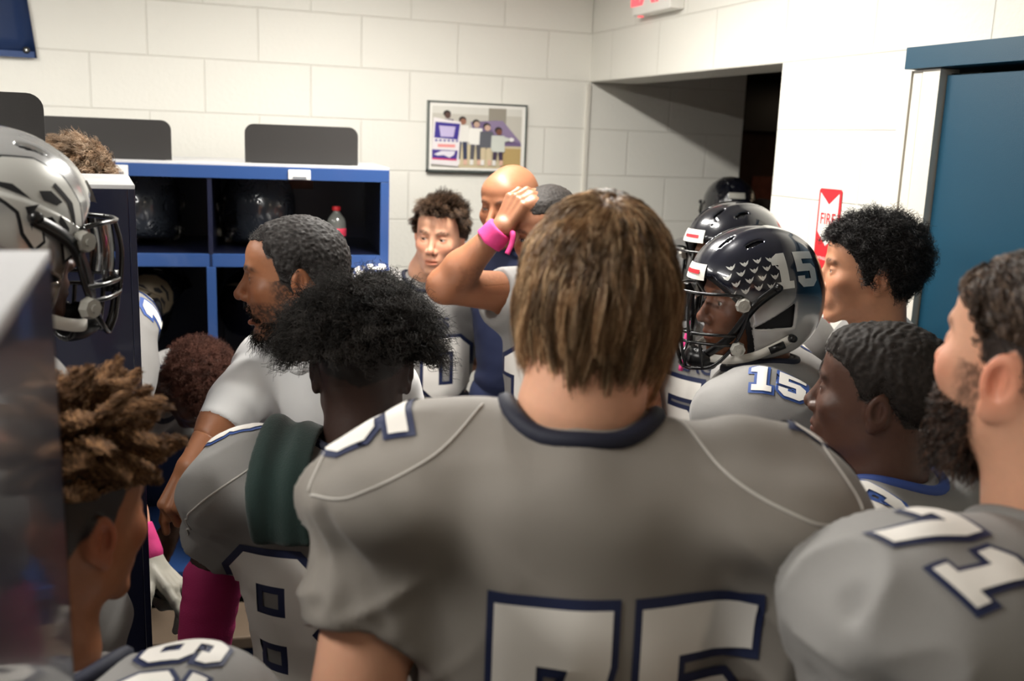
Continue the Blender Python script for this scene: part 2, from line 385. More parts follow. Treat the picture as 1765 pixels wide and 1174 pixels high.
M['clip'] = mat('clear mask clip', lin(168, 166, 158), .25, coat=.6)
def visor_mat():
    m = bpy.data.materials.new('clear visor'); m.use_nodes = True; nt = m.node_tree; nt.nodes.clear()
    o = nt.nodes.new('ShaderNodeOutputMaterial'); mx = nt.nodes.new('ShaderNodeMixShader'); t = nt.nodes.new('ShaderNodeBsdfTransparent'); g = nt.nodes.new('ShaderNodeBsdfGlossy')
    fr = nt.nodes.new('ShaderNodeFresnel'); fr.inputs[0].default_value = 1.6; g.inputs['Roughness'].default_value = .05; t.inputs[0].default_value = (.92, .94, .97, 1)
    nt.links.new(fr.outputs[0], mx.inputs[0]); nt.links.new(t.outputs[0], mx.inputs[1]); nt.links.new(g.outputs[0], mx.inputs[2]); nt.links.new(mx.outputs[0], o.inputs[0]); return m
M['visor'] = visor_mat()
# ================================================================ the room (corner at the origin, room at -x -y)
S = dict(kind='structure')
H1 = 2.235
def wall(name, a, b, m): return tag(box_obj(name, a, b, m), kind='structure')
# brick joints are counted from H1 down; 2.235 = 11 courses
wall('wall_back', (-6, 0, 0), (.80, .2, CEIL), M['wallx'])
RW = .2
bm = bmesh.new()
bx(bm, (0, 0, H1), (RW, -1.4224, CEIL)); bx(bm, (0, -1.4224, 0), (RW, -2.02, CEIL)); bx(bm, (0, -2.02, H1), (RW, -3.1, CEIL)); bx(bm, (0, -3.1, 0), (RW, -7, CEIL))
tag(bm_obj('wall_right', bm, M['wally']), kind='structure')
wall('wall_left', (-6.2, .2, 0), (-6, -7, CEIL), M['wally']); wall('wall_rear', (-6, -7.2, 0), (RW, -7, CEIL), M['wallx'])
wall('floor', (-6.2, -7.2, -.1), (4.2, 1.6, 0), M['floor'])
bm = bmesh.new(); bx(bm, (-6.2, -7.2, CEIL), (RW, .2, CEIL+.1)); tag(bm_obj('ceiling', bm, M['ceiling']), kind='structure')
# corridor beyond the opening
bm = bmesh.new(); bx(bm, (RW, -1.62, 0), (4.2, -1.4224, 2.5)); bx(bm, (.80, 1.2, 0), (4.2, 1.4, 2.5)); bx(bm, (4.0, -1.42, 0), (4.2, 1.2, 2.5)); bx(bm, (.80-.2, .2, 0), (.80, 1.2, 2.5))
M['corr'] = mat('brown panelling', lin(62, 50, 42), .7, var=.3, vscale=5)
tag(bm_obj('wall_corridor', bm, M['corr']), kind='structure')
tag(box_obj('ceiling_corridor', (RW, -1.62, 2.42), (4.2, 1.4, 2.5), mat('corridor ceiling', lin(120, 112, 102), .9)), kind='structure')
# outside corner bead at the opening and a base board
tag(box_obj('trim_1', (-.014, .0, 0), (.0, -.014, H1-.01), M['jamb']), kind='structure')
tag(box_obj('baseboard_back', (-6, -.012, 0), (0, 0, .1), M['navy_dark']), kind='structure')
# ---- door at the right
def door():
    d = empty('door_1', (0, -2.56, 0)); tag(d, kind='structure')
    o = np.array([0, -2.56, 0])
    def p(name, a, b, m, bev=.001): return box_obj(name, np.array(a)-o, np.array(b)-o, m, d, bev)
    p('header', (-.055, -2.02, 2.182), (.12, -3.1, H1), M['teal'])
    p('leaf', (-.02, -2.132, 0.01), (.03, -3.05, 2.165), M['teal'])
    p('frame_side', (-.030, -1.985, 0), (.0, -2.019, 2.18), M['jamb'])
    p('frame_rebate', (-.022, -2.019, 0), (.02, -2.034, 2.18), M['jamb_dark'])
    p('jamb', (-.036, -2.034, 0), (.02, -2.064, 2.18), M['jamb'])
    p('seam_strip', (-.034, -2.064, 0), (.02, -2.069, 2.18), M['brown'])
    p('stop', (-.040, -2.069, 0), (.02, -2.128, 2.18), M['jamb'])
    p('closing_shadow_gap', (-.005, -2.128, 0), (.03, -2.134, 2.17), M['black_plastic'])
    p('handle', (-.075, -2.95, 1.0), (-.02, -2.90, 1.02), M['chrome'], .004)
door()
# ---- exit sign
e = empty('exit_sign', (-.03, -.64, 2.46)); tag(e, 'white exit sign box with glowing red letters above the dark opening', 'exit sign')
bm = bmesh.new(); bx(bm, (-.03, -.15, 0), (.03, .15, .2), .006); bm_obj('housing', bm, M['sign_white'], e)
bm = text_bm('EXIT', .21, bold=.004, xs=.78); Rm = Matrix(((0, 0, -1, -.0315), (-1, 0, 0, 0), (0, 1, 0, .1), (0, 0, 0, 1))); bm.transform(Rm); bm_obj('lettering', bm, M['exit_red'], e)
bm = bmesh.new(); bx(bm, (-.012, .12, -.004), (.006, .135, 0)); bm_obj('indicator_lamp', bm, M['exit_red'], e)
# ---- fire extinguisher sign on the right wall
s = empty('fire_sign', (0, -1.715, 1.43)); tag(s, 'tall red and white fire extinguisher sign on the white block wall', 'sign')
def flat_yz(name, pts, x, m, par, th=.0): # pts (y to the viewer's right is -Y)
    bm = bmesh.new(); vs = [bm.verts.new((x, -a, b)) for a, b in pts]; bm.faces.new(vs)
    if th: 
        r = bmesh.ops.extrude_face_region(bm, geom=bm.faces[:]); 
        for v in r['geom']:
            if isinstance(v, bmesh.types.BMVert): v.co.x += th
    bmesh.ops.recalc_face_normals(bm, faces=bm.faces[:]); bmesh.ops.triangulate(bm, faces=bm.faces[:]); return bm_obj(name, bm, m, par)
SH = .437
flat_yz('panel', [(-.05, .006), (-.044, 0), (.044, 0), (.05, .006), (.05, SH-.006), (.044, SH), (-.044, SH), (-.05, SH-.006)], -.004, M['red'], s, .003)
flat_yz('white_field', [(-.042, SH-.012), (0, SH-.045), (.042, SH-.012), (.042, SH-.125), (0, SH-.165), (-.042, SH-.125)], -.0048, M['sign_white'], s)
flat_yz('arrow', [(-.03, .075), (-.014, .075), (-.014, .2), (.014, .2), (.014, .075), (.03, .075), (0, .02)], -.0048, M['sign_white'], s)
bm = text_bm('FIRE', .046, bold=.0006, xs=.82); bm.transform(Matrix(((0, 0, -1, -.0056), (-1, 0, 0, 0), (0, 1, 0, SH-.088), (0, 0, 0, 1)))); bm_obj('lettering', bm, M['red'], s)
bm = text_bm('EXTINGUISHER', .013, xs=.8); bm.transform(Matrix(((0, 0, -1, -.0056), (-1, 0, 0, 0), (0, 1, 0, .235), (0, 0, 0, 1)))); bm_obj('small_lettering', bm, M['sign_white'], s)
# ---- navy banner, upper left
b = empty('banner', (-2.9, -.012, 2.2)); tag(b, 'navy blue vinyl banner with a grommet hanging high on the wall', 'banner')
bm = bmesh.new(); NX = 24
for i in range(NX+1):
    for j in range(9):
        x = -.7+1.395*i/NX; z = .0+.55*j/8; x2 = x+(-.012*z/.1 if i == NX else -.012*z/.1*i/NX)*.9
        bm.verts.new((x2, -.004-.006*math.sin(x*14)*(.6+.4*math.cos(j)), z+.0*x))
bm.verts.ensure_lookup_table()
for i in range(NX):
    for j in range(8): bm.faces.new([bm.verts[i*9+j], bm.verts[(i+1)*9+j], bm.verts[(i+1)*9+j+1], bm.verts[i*9+j+1]])
r = bmesh.ops.solidify(bm, geom=bm.faces[:], thickness=.001); bm_obj('vinyl_sheet', bm, M['banner'], b, smooth=True)
box_obj('hem', (-.7, -.0125, 0), (.688, -.0105, .022), M['banner'], b)
gv, gf = tube([(.662+.009*math.cos(t), -.0135, .026+.009*math.sin(t)) for t in np.linspace(0, 2*math.pi, 17)[:-1]], .0035, 6, closed=True)
o = place_poly('grommet', gv, gf, M['black_plastic']); o.parent = b
bm = bmesh.new(); bmesh.ops.create_uvsphere(bm, u_segments=12, v_segments=8, radius=.006); bm_obj('screw', bm, M['chrome'], b, True, (.662, -.0135, .026))
# ---- framed team picture
f = empty('framed_picture', (-.52, -.018, 1.83)); tag(f, 'framed colour photo of a football team hanging on the white block wall', 'picture')
FW, FH = .44, .292
bm = bmesh.new()
for a, c in (((-FW/2, -.01, 0), (FW/2, .018, .010)), ((-FW/2, -.01, FH-.006), (FW/2, .018, FH)), ((-FW/2, -.01, 0), (-FW/2+.006, .018, FH)), ((FW/2-.006, -.01, 0), (FW/2, .018, FH))): bx(bm, a, c, .001)
bm_obj('frame', bm, mat('pewter frame', lin(96, 104, 102), .3, metal=.6), f)
box_obj('mat_board', (-FW/2+.005, -.004, .008), (FW/2-.005, .016, FH-.005), M['sign_white'], f)
pc = 0
def pic(name, pts, c, y):
    bm = bmesh.new(); vs = [bm.verts.new((a, y, bb)) for a, bb in pts]; bm.faces.new(vs); bmesh.ops.triangulate(bm, faces=bm.faces[:]); return bm, c
cols = {}
def pm(c):
    if c not in cols: cols[c] = mat('print ink', lin(*c), .5)
    return cols[c]
X0, X1, Z0, Z1 = -FW/2+.018, FW/2-.022, .02, FH-.02; PW, PH = X1-X0, Z1-Z0
pr = bmesh.new(); mats = []; lay = [0]
def sh(pts, c):
    if c not in mats: mats.append(c)
    y = -.0045-.0002*lay[0]; lay[0] += 1
    vs = [pr.verts.new((X0+a*PW, y, Z1-b_*PH)) for a, b_ in pts]; fc = pr.faces.new(vs); fc.material_index = mats.index(c)
def rect(a, b_, c_2, d, c): sh([(a, b_), (c_2, b_), (c_2, d), (a, d)], c)
def blob(cx, cy, rx, ry, c, n=12): sh([(cx+rx*math.cos(t), cy+ry*math.sin(t)) for t in np.linspace(0, 2*math.pi, n+1)[:-1]], c)
rect(0, 0, 1, 1, (196, 192, 182)); rect(0, 0, 1, .12, (214, 212, 204)); rect(.62, 0, .82, .3, (150, 144, 132)); rect(.3, .62, 1, 1, (206, 192, 158)); rect(.78, .66, 1, .98, (186, 160, 106))
sh([(.42, .24), (.72, .2), (.8, .3), (1, .58), (1, .62), (.5, .62)], (116, 98, 136))
sh([(.6, .22), (.78, .2), (1, .56), (.72, .5)], (140, 124, 156))
ppl = [(.16, .14, (86, 60, 54), (60, 48, 90), (40, 44, 80)), (.33, .23, (150, 104, 84), (232, 230, 224), (52, 58, 84)), (.48, .27, (196, 164, 146), (238, 236, 230), (88, 86, 92)), (.6, .32, (206, 172, 156), (92, 94, 102), (208, 192, 160)), (.73, .38, (120, 76, 60), (206, 210, 202), (62, 50, 72))]
for cx, cy, sk, top, leg in ppl:
    blob(cx, cy-.02, .042, .055, (44, 38, 36)); blob(cx+.008, cy+.01, .034, .05, sk)
    sh([(cx-.075, cy+.07), (cx+.07, cy+.07), (cx+.08, cy+.33), (cx+.04, cy+.36), (cx-.05, cy+.36), (cx-.08, cy+.3)], top)
    sh([(cx-.055, cy+.34), (cx-.005, cy+.34), (cx-.02, min(cy+.68, .93)), (cx-.06, min(cy+.68, .93))], leg); sh([(cx+.005, cy+.34), (cx+.055, cy+.34), (cx+.06, min(cy+.68, .93)), (cx+.02, min(cy+.68, .93))], leg)
    rect(cx-.06, .86, cx-.02, .95, (232, 228, 222)); rect(cx+.02, .86, cx+.06, .95, (220, 180, 160))
blob(.88, .51, .03, .035, (236, 232, 232)); sh([(.76, .45), (.86, .49), (.86, .53), (.78, .56)], (206, 210, 202))
sh([(.01, .19), (.31, .25), (.29, .98), (-.01, .95)], (232, 226, 228)); sh([(.03, .26), (.3, .28), (.28, .54), (.02, .52)], (56, 44, 140))
sh([(.07, .32), (.25, .33), (.23, .5), (.09, .5)], (196, 184, 222)); rect(.06, .62, .25, .67, (232, 150, 148)); sh([(0, .71), (.28, .72), (.27, .86), (0, .85)], (66, 48, 136)); sh([(0, .85), (.27, .86), (.27, .885), (0, .875)], (214, 66, 110))
sh([(.02, .79), (.1, .73), (.25, .73), (.24, .79), (.19, .84), (.13, .8), (.06, .81)], (224, 220, 230))
for k in range(6): rect(.03+.045*k, .545, .055+.045*k, .575, (70, 60, 150))
bmesh.ops.triangulate(pr, faces=pr.faces[:]); bmesh.ops.recalc_face_normals(pr, faces=pr.faces[:])
po = bm_obj('print', pr, [pm(c) for c in mats], f)
# ---- ceiling fixtures, the last two added as unseen fill
for i, (lx, ly, sx, sy, pw, c) in enumerate(LAMPS):
    t = empty('ceiling_light', (lx, ly, CEIL if lx < 0 else 2.42)); tag(t, ['fluorescent ceiling fixture nearest the corridor opening', 'fluorescent ceiling fixture over the left part of the back lockers', 'fluorescent ceiling fixture over the glossy near locker row', 'unseen ceiling fixture added behind the camera as weak warm fill', 'unseen ceiling fixture added to brighten the dark corridor'][i], 'ceiling light', 'ceiling light fixtures')
    bm = bmesh.new(); bx(bm, (-sx/2-.05, -sy/2-.03, -.06), (sx/2+.05, sy/2+.03, 0), .004); bm_obj('housing', bm, M['sign_white'], t)
    tm = mat('lamp tube', (1, 1, 1), .5, emit=(c, 6.0 if i < 3 else 1.0))
    for q in (-.03, .03): v, fs = tube([(q, -sy/2, -.066), (q, sy/2, -.066)], .006, 8); o = place_poly('lamp_tube', v, fs, tm); o.parent = t
# ---- lockers
def locker_row(name, org, ang, x0, x1, dep, label, edges, shelf_z, open_front=True, top=1.868, plates=(), fr='navy_bright', group=None):
    """origin at the front right bottom corner; x runs to the left as negative; front faces -y (local)"""
    r = empty(name, org, ang); tag(r, label, 'locker', group)
    def p(n, a, b_, m, bev=.0015, par=r): return box_obj(n, a, b_, M[m] if isinstance(m, str) else m, par, bev)
    p('top_panel', (x0, 0, top-.008), (x1, dep, top), 'locker_top')
    p('back_panel', (x0, dep-.01, .0), (x1, dep, top-.008), 'navy_dark'); p('plinth', (x0, .03, 0), (x1, dep-.01, .1), 'navy_dark')
    if open_front:
        p('top_rail', (x0, -.004, top-.048), (x1, .016, top-.008), fr)
        for e_ in edges:
            w_ = .028 if e_ in (edges[0], edges[-1]) else .014
            p('side_panel', (e_-w_/2, 0, .1), (e_+w_/2, dep-.01, top-.008), 'navy_metal'); p('upright', (e_-.0145, -.003, .1), (e_+.0145, .014, (top-.048) if w_ > .02 else shelf_z-.03), fr)
        for k in range(len(edges)-1):
            p('shelf', (edges[k], .012, shelf_z), (edges[k+1], dep-.01, shelf_z+.012), 'navy_metal'); p('shelf_lip', (edges[k], 0, shelf_z-.03), (edges[k+1], .014, shelf_z+.012), fr)
            p('seat_panel', (edges[k], -.02, .46), (edges[k+1], dep-.01, .50), 'navy_bright')
            p('coat_hook', ((edges[k]+edges[k+1])/2-.06, dep-.05, shelf_z-.12), ((edges[k]+edges[k+1])/2+.06, dep-.01, shelf_z-.10), 'chrome')
    else:
        p('end_panel', (x1-.012, 0, .0), (x1, dep, top-.008), 'navy_metal'); p('front_panel', (x0, -.0, .1), (x1-.012, .012, top-.008), 'navy_metal')
    return r
RA = math.radians(-7.0)      # the back row stands slightly askew
BO = (-1.100, -.86, 0)
def inrow(x, y, z):
    return np.array([BO[0]+x*math.cos(RA)-y*math.sin(RA), BO[1]+x*math.sin(RA)+y*math.cos(RA), z])
CW = .60
lr = locker_row('locker_unit', BO, RA, -1.86, 0, .62, 'navy open-front locker unit with a bright blue top rail against the back wall', [-1.846, -1.15, -.57, -.014], 1.566)
for x in (-.29, -.845):
    t = box_obj('number_tag', (x-.035, -.010, 1.822), (x+.035, -.004, 1.853), M['sign_white'], lr, .002)
    box_obj('tag_slot', (x-.022, -.0115, 1.824), (x+.022, -.010, 1.832), mat('tag grey', lin(120, 124, 130), .4), t)
def plate_on(px0, px1, y, org, ang, top, hgt, label, th=.004, rad=.03, z0=1.869):
    o = empty('name_plate', org, ang); tag(o, label, 'name plate', 'black plates standing on the locker tops')
    bm = bmesh.new(); pts = [(px0, 0), (px1, 0)]
    for cx, a0 in ((px1-rad, 0), (px0+rad, 90)):
        for k in range(7): t = math.radians(a0+90*k/6); pts.append((cx+rad*math.cos(t), hgt-rad+rad*math.sin(t)))
    vs = [bm.verts.new((a, y, z0+b_)) for a, b_ in pts]; bm.faces.new(vs); r = bmesh.ops.extrude_face_region(bm, geom=bm.faces[:])
    for v in r['geom']:
        if isinstance(v, bmesh.types.BMVert): v.co.y += th
    bmesh.ops.recalc_face_normals(bm, faces=bm.faces[:]); bm_obj('plate', bm, M['plate'], o)
    bm = bmesh.new(); bx(bm, (px0+.02, y-.0, z0-.001), (px1-.02, y+.03, z0+.003)); bm_obj('foot', bm, M['plate'], o); return o
plate_on(-.462, -.095, .10, BO, RA, 0, .125, 'black rounded plate standing alone on the right part of the back locker top')
plate_on(-1.09, -.69, .10, BO, RA, 0, .125, 'black rounded plate on the back lockers beside the brown-haired head')
# middle row seen end on, and the nearest one
mid = locker_row('locker_row', (-1.880, -2.185, 0), math.radians(2), -2.2, 0, .425, 'dark navy locker row end with a silver lit top behind the silver helmet', [], 1.4, open_front=False)
plate_on(-.72, -.135, .15, (-1.893, -2.185, 0), math.radians(2), 0, .155, 'nearest black rounded plate, behind the silver eagle helmet', rad=.028)
near = locker_row('locker_row', (-1.942, -3.70, 0), 0.0, -1.2, 0, .50, 'glossy navy locker end nearest the camera at the left edge, mirroring a player', [], 1.4, open_front=False)
near.location = (-1.942, -3.705, 0)
# ================================================================ heads, bodies, clothes
HD = dict(jaw=0.0, nose=1.0, lip=1.0, mouth=0.0, brow=1.0, chin=0.0, ear=1.0, wide=1.0, cheek=0.0, lid=1.0)
def rotz(a):
    a = math.radians(a); return np.array([[math.cos(a), -math.sin(a), 0], [math.sin(a), math.cos(a), 0], [0, 0, 1]])
def roty(a):
    a = math.radians(a); return np.array([[math.cos(a), 0, math.sin(a)], [0, 1, 0], [-math.sin(a), 0, math.cos(a)]])
def head_field(P, hp):
    """P in head axes: x right, y forward, z up, origin between the ears"""
    P = P.astype(np.float32).copy(); P[:, 0] = np.abs(P[:, 0])/hp['wide']; A = lambda *v: np.array(v, np.float32)
    j, nz, lp, mo, br, ch = hp['jaw'], hp['nose'], hp['lip'], hp['mouth'], hp['brow'], hp['chin']
    d = ell(P, (0, -.018, .032), (.0755, .097, .088))
    d = smin(d, ell(P, (0, .045, .050), (.058, .045, .045)), .03)
    d = smin(d, ell(P, (0, .012, -.02), (.066, .078, .075)), .03)
    d = smin(d, ell(P, (0, .034, -.038), (.055+j, .056, .066)), .025)
    d = smin(d, cap(P, (.050+j, .0, -.058-mo*.3), (.016, .070, -.098-mo), .016, .015), .022)
    d = smin(d, ell(P, (0, .076+ch, -.099-mo), (.022+j*.5, .016, .017)), .015)
    d = smin(d, ell(P, (.041, .063, -.020), (.020+hp['cheek'], .018, .018)), .02)
    d = smin(d, ell(P, (.016, .080, .027), (.026, .012*br, .010)), .014)
    d = smax(d, -ell(P, (.032, .097, .007), (.017, .013, .011)), .012)
    d = smin(d, np.sqrt(((P-A(.031, .0735, .005))**2).sum(1))-.0150, .004)
    d = smin(d, cap(P, (0, .086, .018), (0, .086+.024*nz, -.024), .0065, .0098), .011)
    d = smin(d, np.sqrt(((P-A(0, .086+.024*nz, -.029))**2).sum(1))-.0112, .006)
    d = smin(d, ell(P, (.0125+.003*lp-.003, .086+.012*nz, -.034), (.0085, .011, .0085)), .006)
    d = smin(d, ell(P, (0, .080, -.064), (.030, .019, .026)), .014)
    d = smin(d, ell(P, (0, .0945, -.0610), (.021, .0075, .0048*lp+.001)), .005)
    d = smin(d, ell(P, (0, .0925, -.0735-mo), (.018, .0085, .0062*lp)), .005)
    d = smax(d, -ell(P, (0, .102, -.0675-mo*.5), (.023, .016+mo, .0016+mo*.55)), .003)
    d = smax(d, -(np.sqrt(((P-A(.0068, .086+.019*nz, -.0405))**2).sum(1))-.0036), .003)
    if hp['lid'] > 0: d = smax(d, -ell(P, (.031, .092, .0045), (.0128, .012, .0042*hp['lid'])), .0012)
    # ear
    e = hp['ear']; E = (P-A(.0800, -.014, -.008))@(rotz(-24)@roty(6)).astype(np.float32)/e
    Ey = E[:, 1]*1.0; ear = ell(E, (0, -.006, .002), (.0075, .0185, .0300)); ear = smin(ear, ell(E, (-.001, .002, -.026), (.0055, .0095, .0105)), .006)
    ear = smin(ear, ell(E, (-.010, .004, 0), (.012, .010, .020)), .008)
    ear = smax(ear, -ell(E, (.0110, -.004, .004), (.0120, .0125, .0205)), .002)
    ear = smin(ear, ell(E, (.001, .007, -.006), (.0040, .0035, .0060)), .003)
    ear = smin(ear, ell(E, (.0005, -.008, .006), (.0030, .0022, .0150)), .004)
    d = smin(d, ear*e, .006)
    return d*.9*min(1, hp['wide'])
SKULL_C, SKULL_R = np.array([0, -.012, .024], np.float32), np.array([.0765, .100, .094], np.float32)
HAIRLINE = dict(a=[0, 30, 48, 60, 72, 84, 98, 112, 130, 150, 180], z=[.078, .078, .070, .050, .004, .006, .030, .000, -.030, -.055, -.068])
def hair_mask(L, hl=HAIRLINE, soft=.004):
    """1 where hair grows, for points in head axes"""
    th = np.degrees(np.abs(np.arctan2(L[:, 0], L[:, 1]+.012))); z = np.interp(th, hl['a'], hl['z'])
    j = noise(L*90)*.005; return np.clip((L[:, 2]+j-z)/soft, 0, 1)
def mixc(c, t, m): return c*(1-m[:, None])+np.asarray(t)*m[:, None]
def head_color(L, skin, o, hp):
    skin = np.array(skin); c = np.tile(skin, (len(L), 1)); x = np.abs(L[:, 0]); y = L[:, 1]; z = L[:, 2]; mo = hp['mouth']
    c *= (1+noise(L*40)*.05+noise(L*160)*.03)[:, None]; on = (np.abs(head_field(L.astype(np.float32), hp)) < .006)
    g = lambda cx, cy, cz, rx, ry, rz: np.exp(-(((x-cx)/rx)**2+((y-cy)/ry)**2+((z-cz)/rz)**2))
    red = np.clip(g(.0, .11, -.03, .018, .03, .016)+g(.042, .07, -.02, .025, .03, .022)+g(.085, -.015, .0, .016, .03, .04), 0, 1)*o.get('flush', .5)
    c = c*(1+red[:, None]*np.array([.14, -.10, -.12]))
    lip = np.clip(1.6*np.exp(-((x/.021)**4+((z+.0675+mo*.5)/(.0098*hp['lip']**.5+mo*.62))**4))*(y > .07), 0, 1)
    c = mixc(c, np.array(o.get('lip', skin*np.array([.92, .62, .60]))), lip*.85)
    if mo > 0: c = mixc(c, (.03, .008, .008), ((x < .019) & (np.abs(z+.0675+mo*.5) < mo*.42) & (y < .094) & (y > .05)).astype(float))
    hc = np.array(o.get('hair_col', (.02, .015, .012)))
    bw = np.exp(-(((x-.031)/.019)**4+((z-.0265-(.004-.00012*((x*1000-31)**2)/6))/.0052)**4))*(y > .055)*np.clip(.75+noise(L*260)*.6, 0, 1)
    c = mixc(c, hc*1.1, np.clip(bw*o.get('brow', .85), 0, 1))
    if hp['lid'] > 0:
        ln = np.exp(-(((x-.031)/.0135)**4+((z-.0088)/.0017)**2))*(y > .075); c = mixc(c, (.015, .01, .01), ln*.8)
        c = mixc(c, (.02, .012, .01), np.exp(-(((x-.0068)/.004)**2+((z+.0415)/.0035)**2))*(y > .09)*.8)
    b = o.get('stubble', 0)
    if b > 0:
        bm_ = np.clip((-.040-z)/.012, 0, 1)*np.clip((y-.002)/.02, 0, 1)*np.clip((-.125-mo-z)*-60, 0, 1)
        bm_ = np.maximum(bm_, np.exp(-((x/.026)**4+((z+.050)/.006)**4))*(y > .07)); bm_ = np.maximum(bm_, np.clip((x-.058)/.006, 0, 1)*np.clip((y-.0)/.01, 0, 1)*np.clip((.05-y)/.02, 0, 1)*(z < .0))
        bm_ *= (1-lip)*np.clip(.8+noise(L*300)*.7, 0, 1); c = mixc(c, hc*1.2, np.clip(bm_*b, 0, 1))
    if o.get('scalp', 1) > 0: c = mixc(c, hc*o.get('scalp_dark', .9), hair_mask(L, o.get('hairline', HAIRLINE))*o.get('scalp', 1)*(x < .0815)*on)
    return np.clip(c, 0, 1)
def finger_chain(base, d0, nrm_, curl, lens, r):
    pts = [base]; d = nrm(d0); n = nrm(nrm_)
    for i, L in enumerate(lens):
        a = math.radians(curl[i]); d = nrm(d*math.cos(a)+n*math.sin(a)); n = nrm(n-d*(n@d)); pts.append(pts[-1]+d*L)
    return pts
def hand_caps(wrist, d, pn, side, curl=(20, 30, 20), thumb=35, s=1.0, spread=6, each=None):
    """capsules of a hand: d = direction of the fingers, pn = palm normal (side the fingers close to), side=+1: thumb towards cross(d, pn)"""
    d = nrm(d); pn = nrm(pn-d*(np.dot(pn, d))); lat = nrm(np.cross(d, pn))*side; C = []
    for k, (lx, ln) in enumerate(((.030, .086), (.010, .092), (-.011, .087), (-.030, .078))):
        kn = wrist+(d*ln+lat*lx)*s; C.append((wrist+(lat*lx*.55)*s, kn, .015*s, .0115*s)); sp = math.radians(spread*(1.2-k))
        dd = nrm(d*math.cos(sp)+lat*math.sin(sp)); L = [(.042, .026, .021), (.046, .030, .022), (.043, .028, .022), (.034, .021, .019)][k]
        ch = finger_chain(kn, dd, pn, each[k] if each else curl, [q*s for q in L], 0)
        for i in range(3): C.append((ch[i], ch[i+1], (.0098-.0010*i)*s, (.0090-.0011*i)*s))
    C.append((wrist+lat*.015*s, wrist+(d*.045+lat*.030+pn*.012)*s, .016*s, .014*s)); t = math.radians(thumb); td = nrm(d*math.cos(t)+lat*math.sin(t)+pn*.35)
    ch = finger_chain(wrist+(d*.045+lat*.030+pn*.012)*s, td, nrm(d*.6+pn-lat*.5), (0, 18, 15), [.040*s, .032*s, .026*s], 0)
    for i in range(3): C.append((ch[i], ch[i+1], (.0125-.0012*i)*s, (.0112-.0014*i)*s))
    return C
def ik(a, b, l1, l2, bend):
    a = np.asarray(a, float); b = np.asarray(b, float); v = b-a; L = np.linalg.norm(v); L2 = min(L, (l1+l2)*.999); x = (l1*l1-l2*l2+L2*L2)/(2*L2); h = math.sqrt(max(l1*l1-x*x, 0)); u = v/L
    bd = np.asarray(bend, float); bd = nrm(bd-u*(bd@u)); return a+u*x+bd*h
class Person: pass
def skeleton(head, hrot, bh, shift=(0, 0, 0), lean=0.0, side=0.0, s=1.0, sh=.185, neck=.120, arms=None, seat=None, shrug=0.0, nfwd=.03):
    p = Person(); p.s = s; p.H = np.asarray(head, float); p.HM = frame(*hrot); p.BM = frame(bh, -lean, side); R, Fw, Up = p.BM.T; p.R, p.F, p.U = R, Fw, Up
    p.N = p.H-p.HM[:, 2]*neck*.55*s-p.BM[:, 2]*neck*.45*s-Fw*nfwd*s+np.array(shift)
    p.hip = p.N-Up*.50*s; p.SH = {}; p.EL = {}; p.WR = {}; p.KN = {}; p.AN = {}; arms = arms or {}
    G = frame(bh); p.G = G
    for k, sg in (('l', -1), ('r', 1)):
        p.SH[k] = p.N+R*sg*sh*s+Up*(-.055+shrug)*s; a = arms.get(k)
        if a is None: p.EL[k] = p.SH[k]+R*sg*.055*s-Up*.28*s-Fw*.02*s; p.WR[k] = p.EL[k]+Fw*.09*s-Up*.235*s+R*sg*.01
        else:
            p.EL[k], p.WR[k] = np.asarray(a[0], float), np.asarray(a[1], float)
    if seat is None:
        for k, sg in (('l', -1), ('r', 1)):
            h = p.hip+R*sg*.085*s; an = np.array([*(p.hip[:2]+G[:2, 0]*sg*.13*s+G[:2, 1]*(.0-.03)), .085]); p.AN[k] = an
            l = max(.44*s, (np.linalg.norm(h-an)+.004)/2); p.KN[k] = ik(h, an, l*1.0, l*1.0, G[:, 1])
    else:
        for k, sg in (('l', -1), ('r', 1)):
            p.KN[k] = p.hip+G[:, 0]*sg*.17*s+G[:, 1]*.43*s; p.KN[k][2] = seat; p.AN[k] = p.KN[k]+G[:, 1]*.02; p.AN[k][2] = .085
    return p
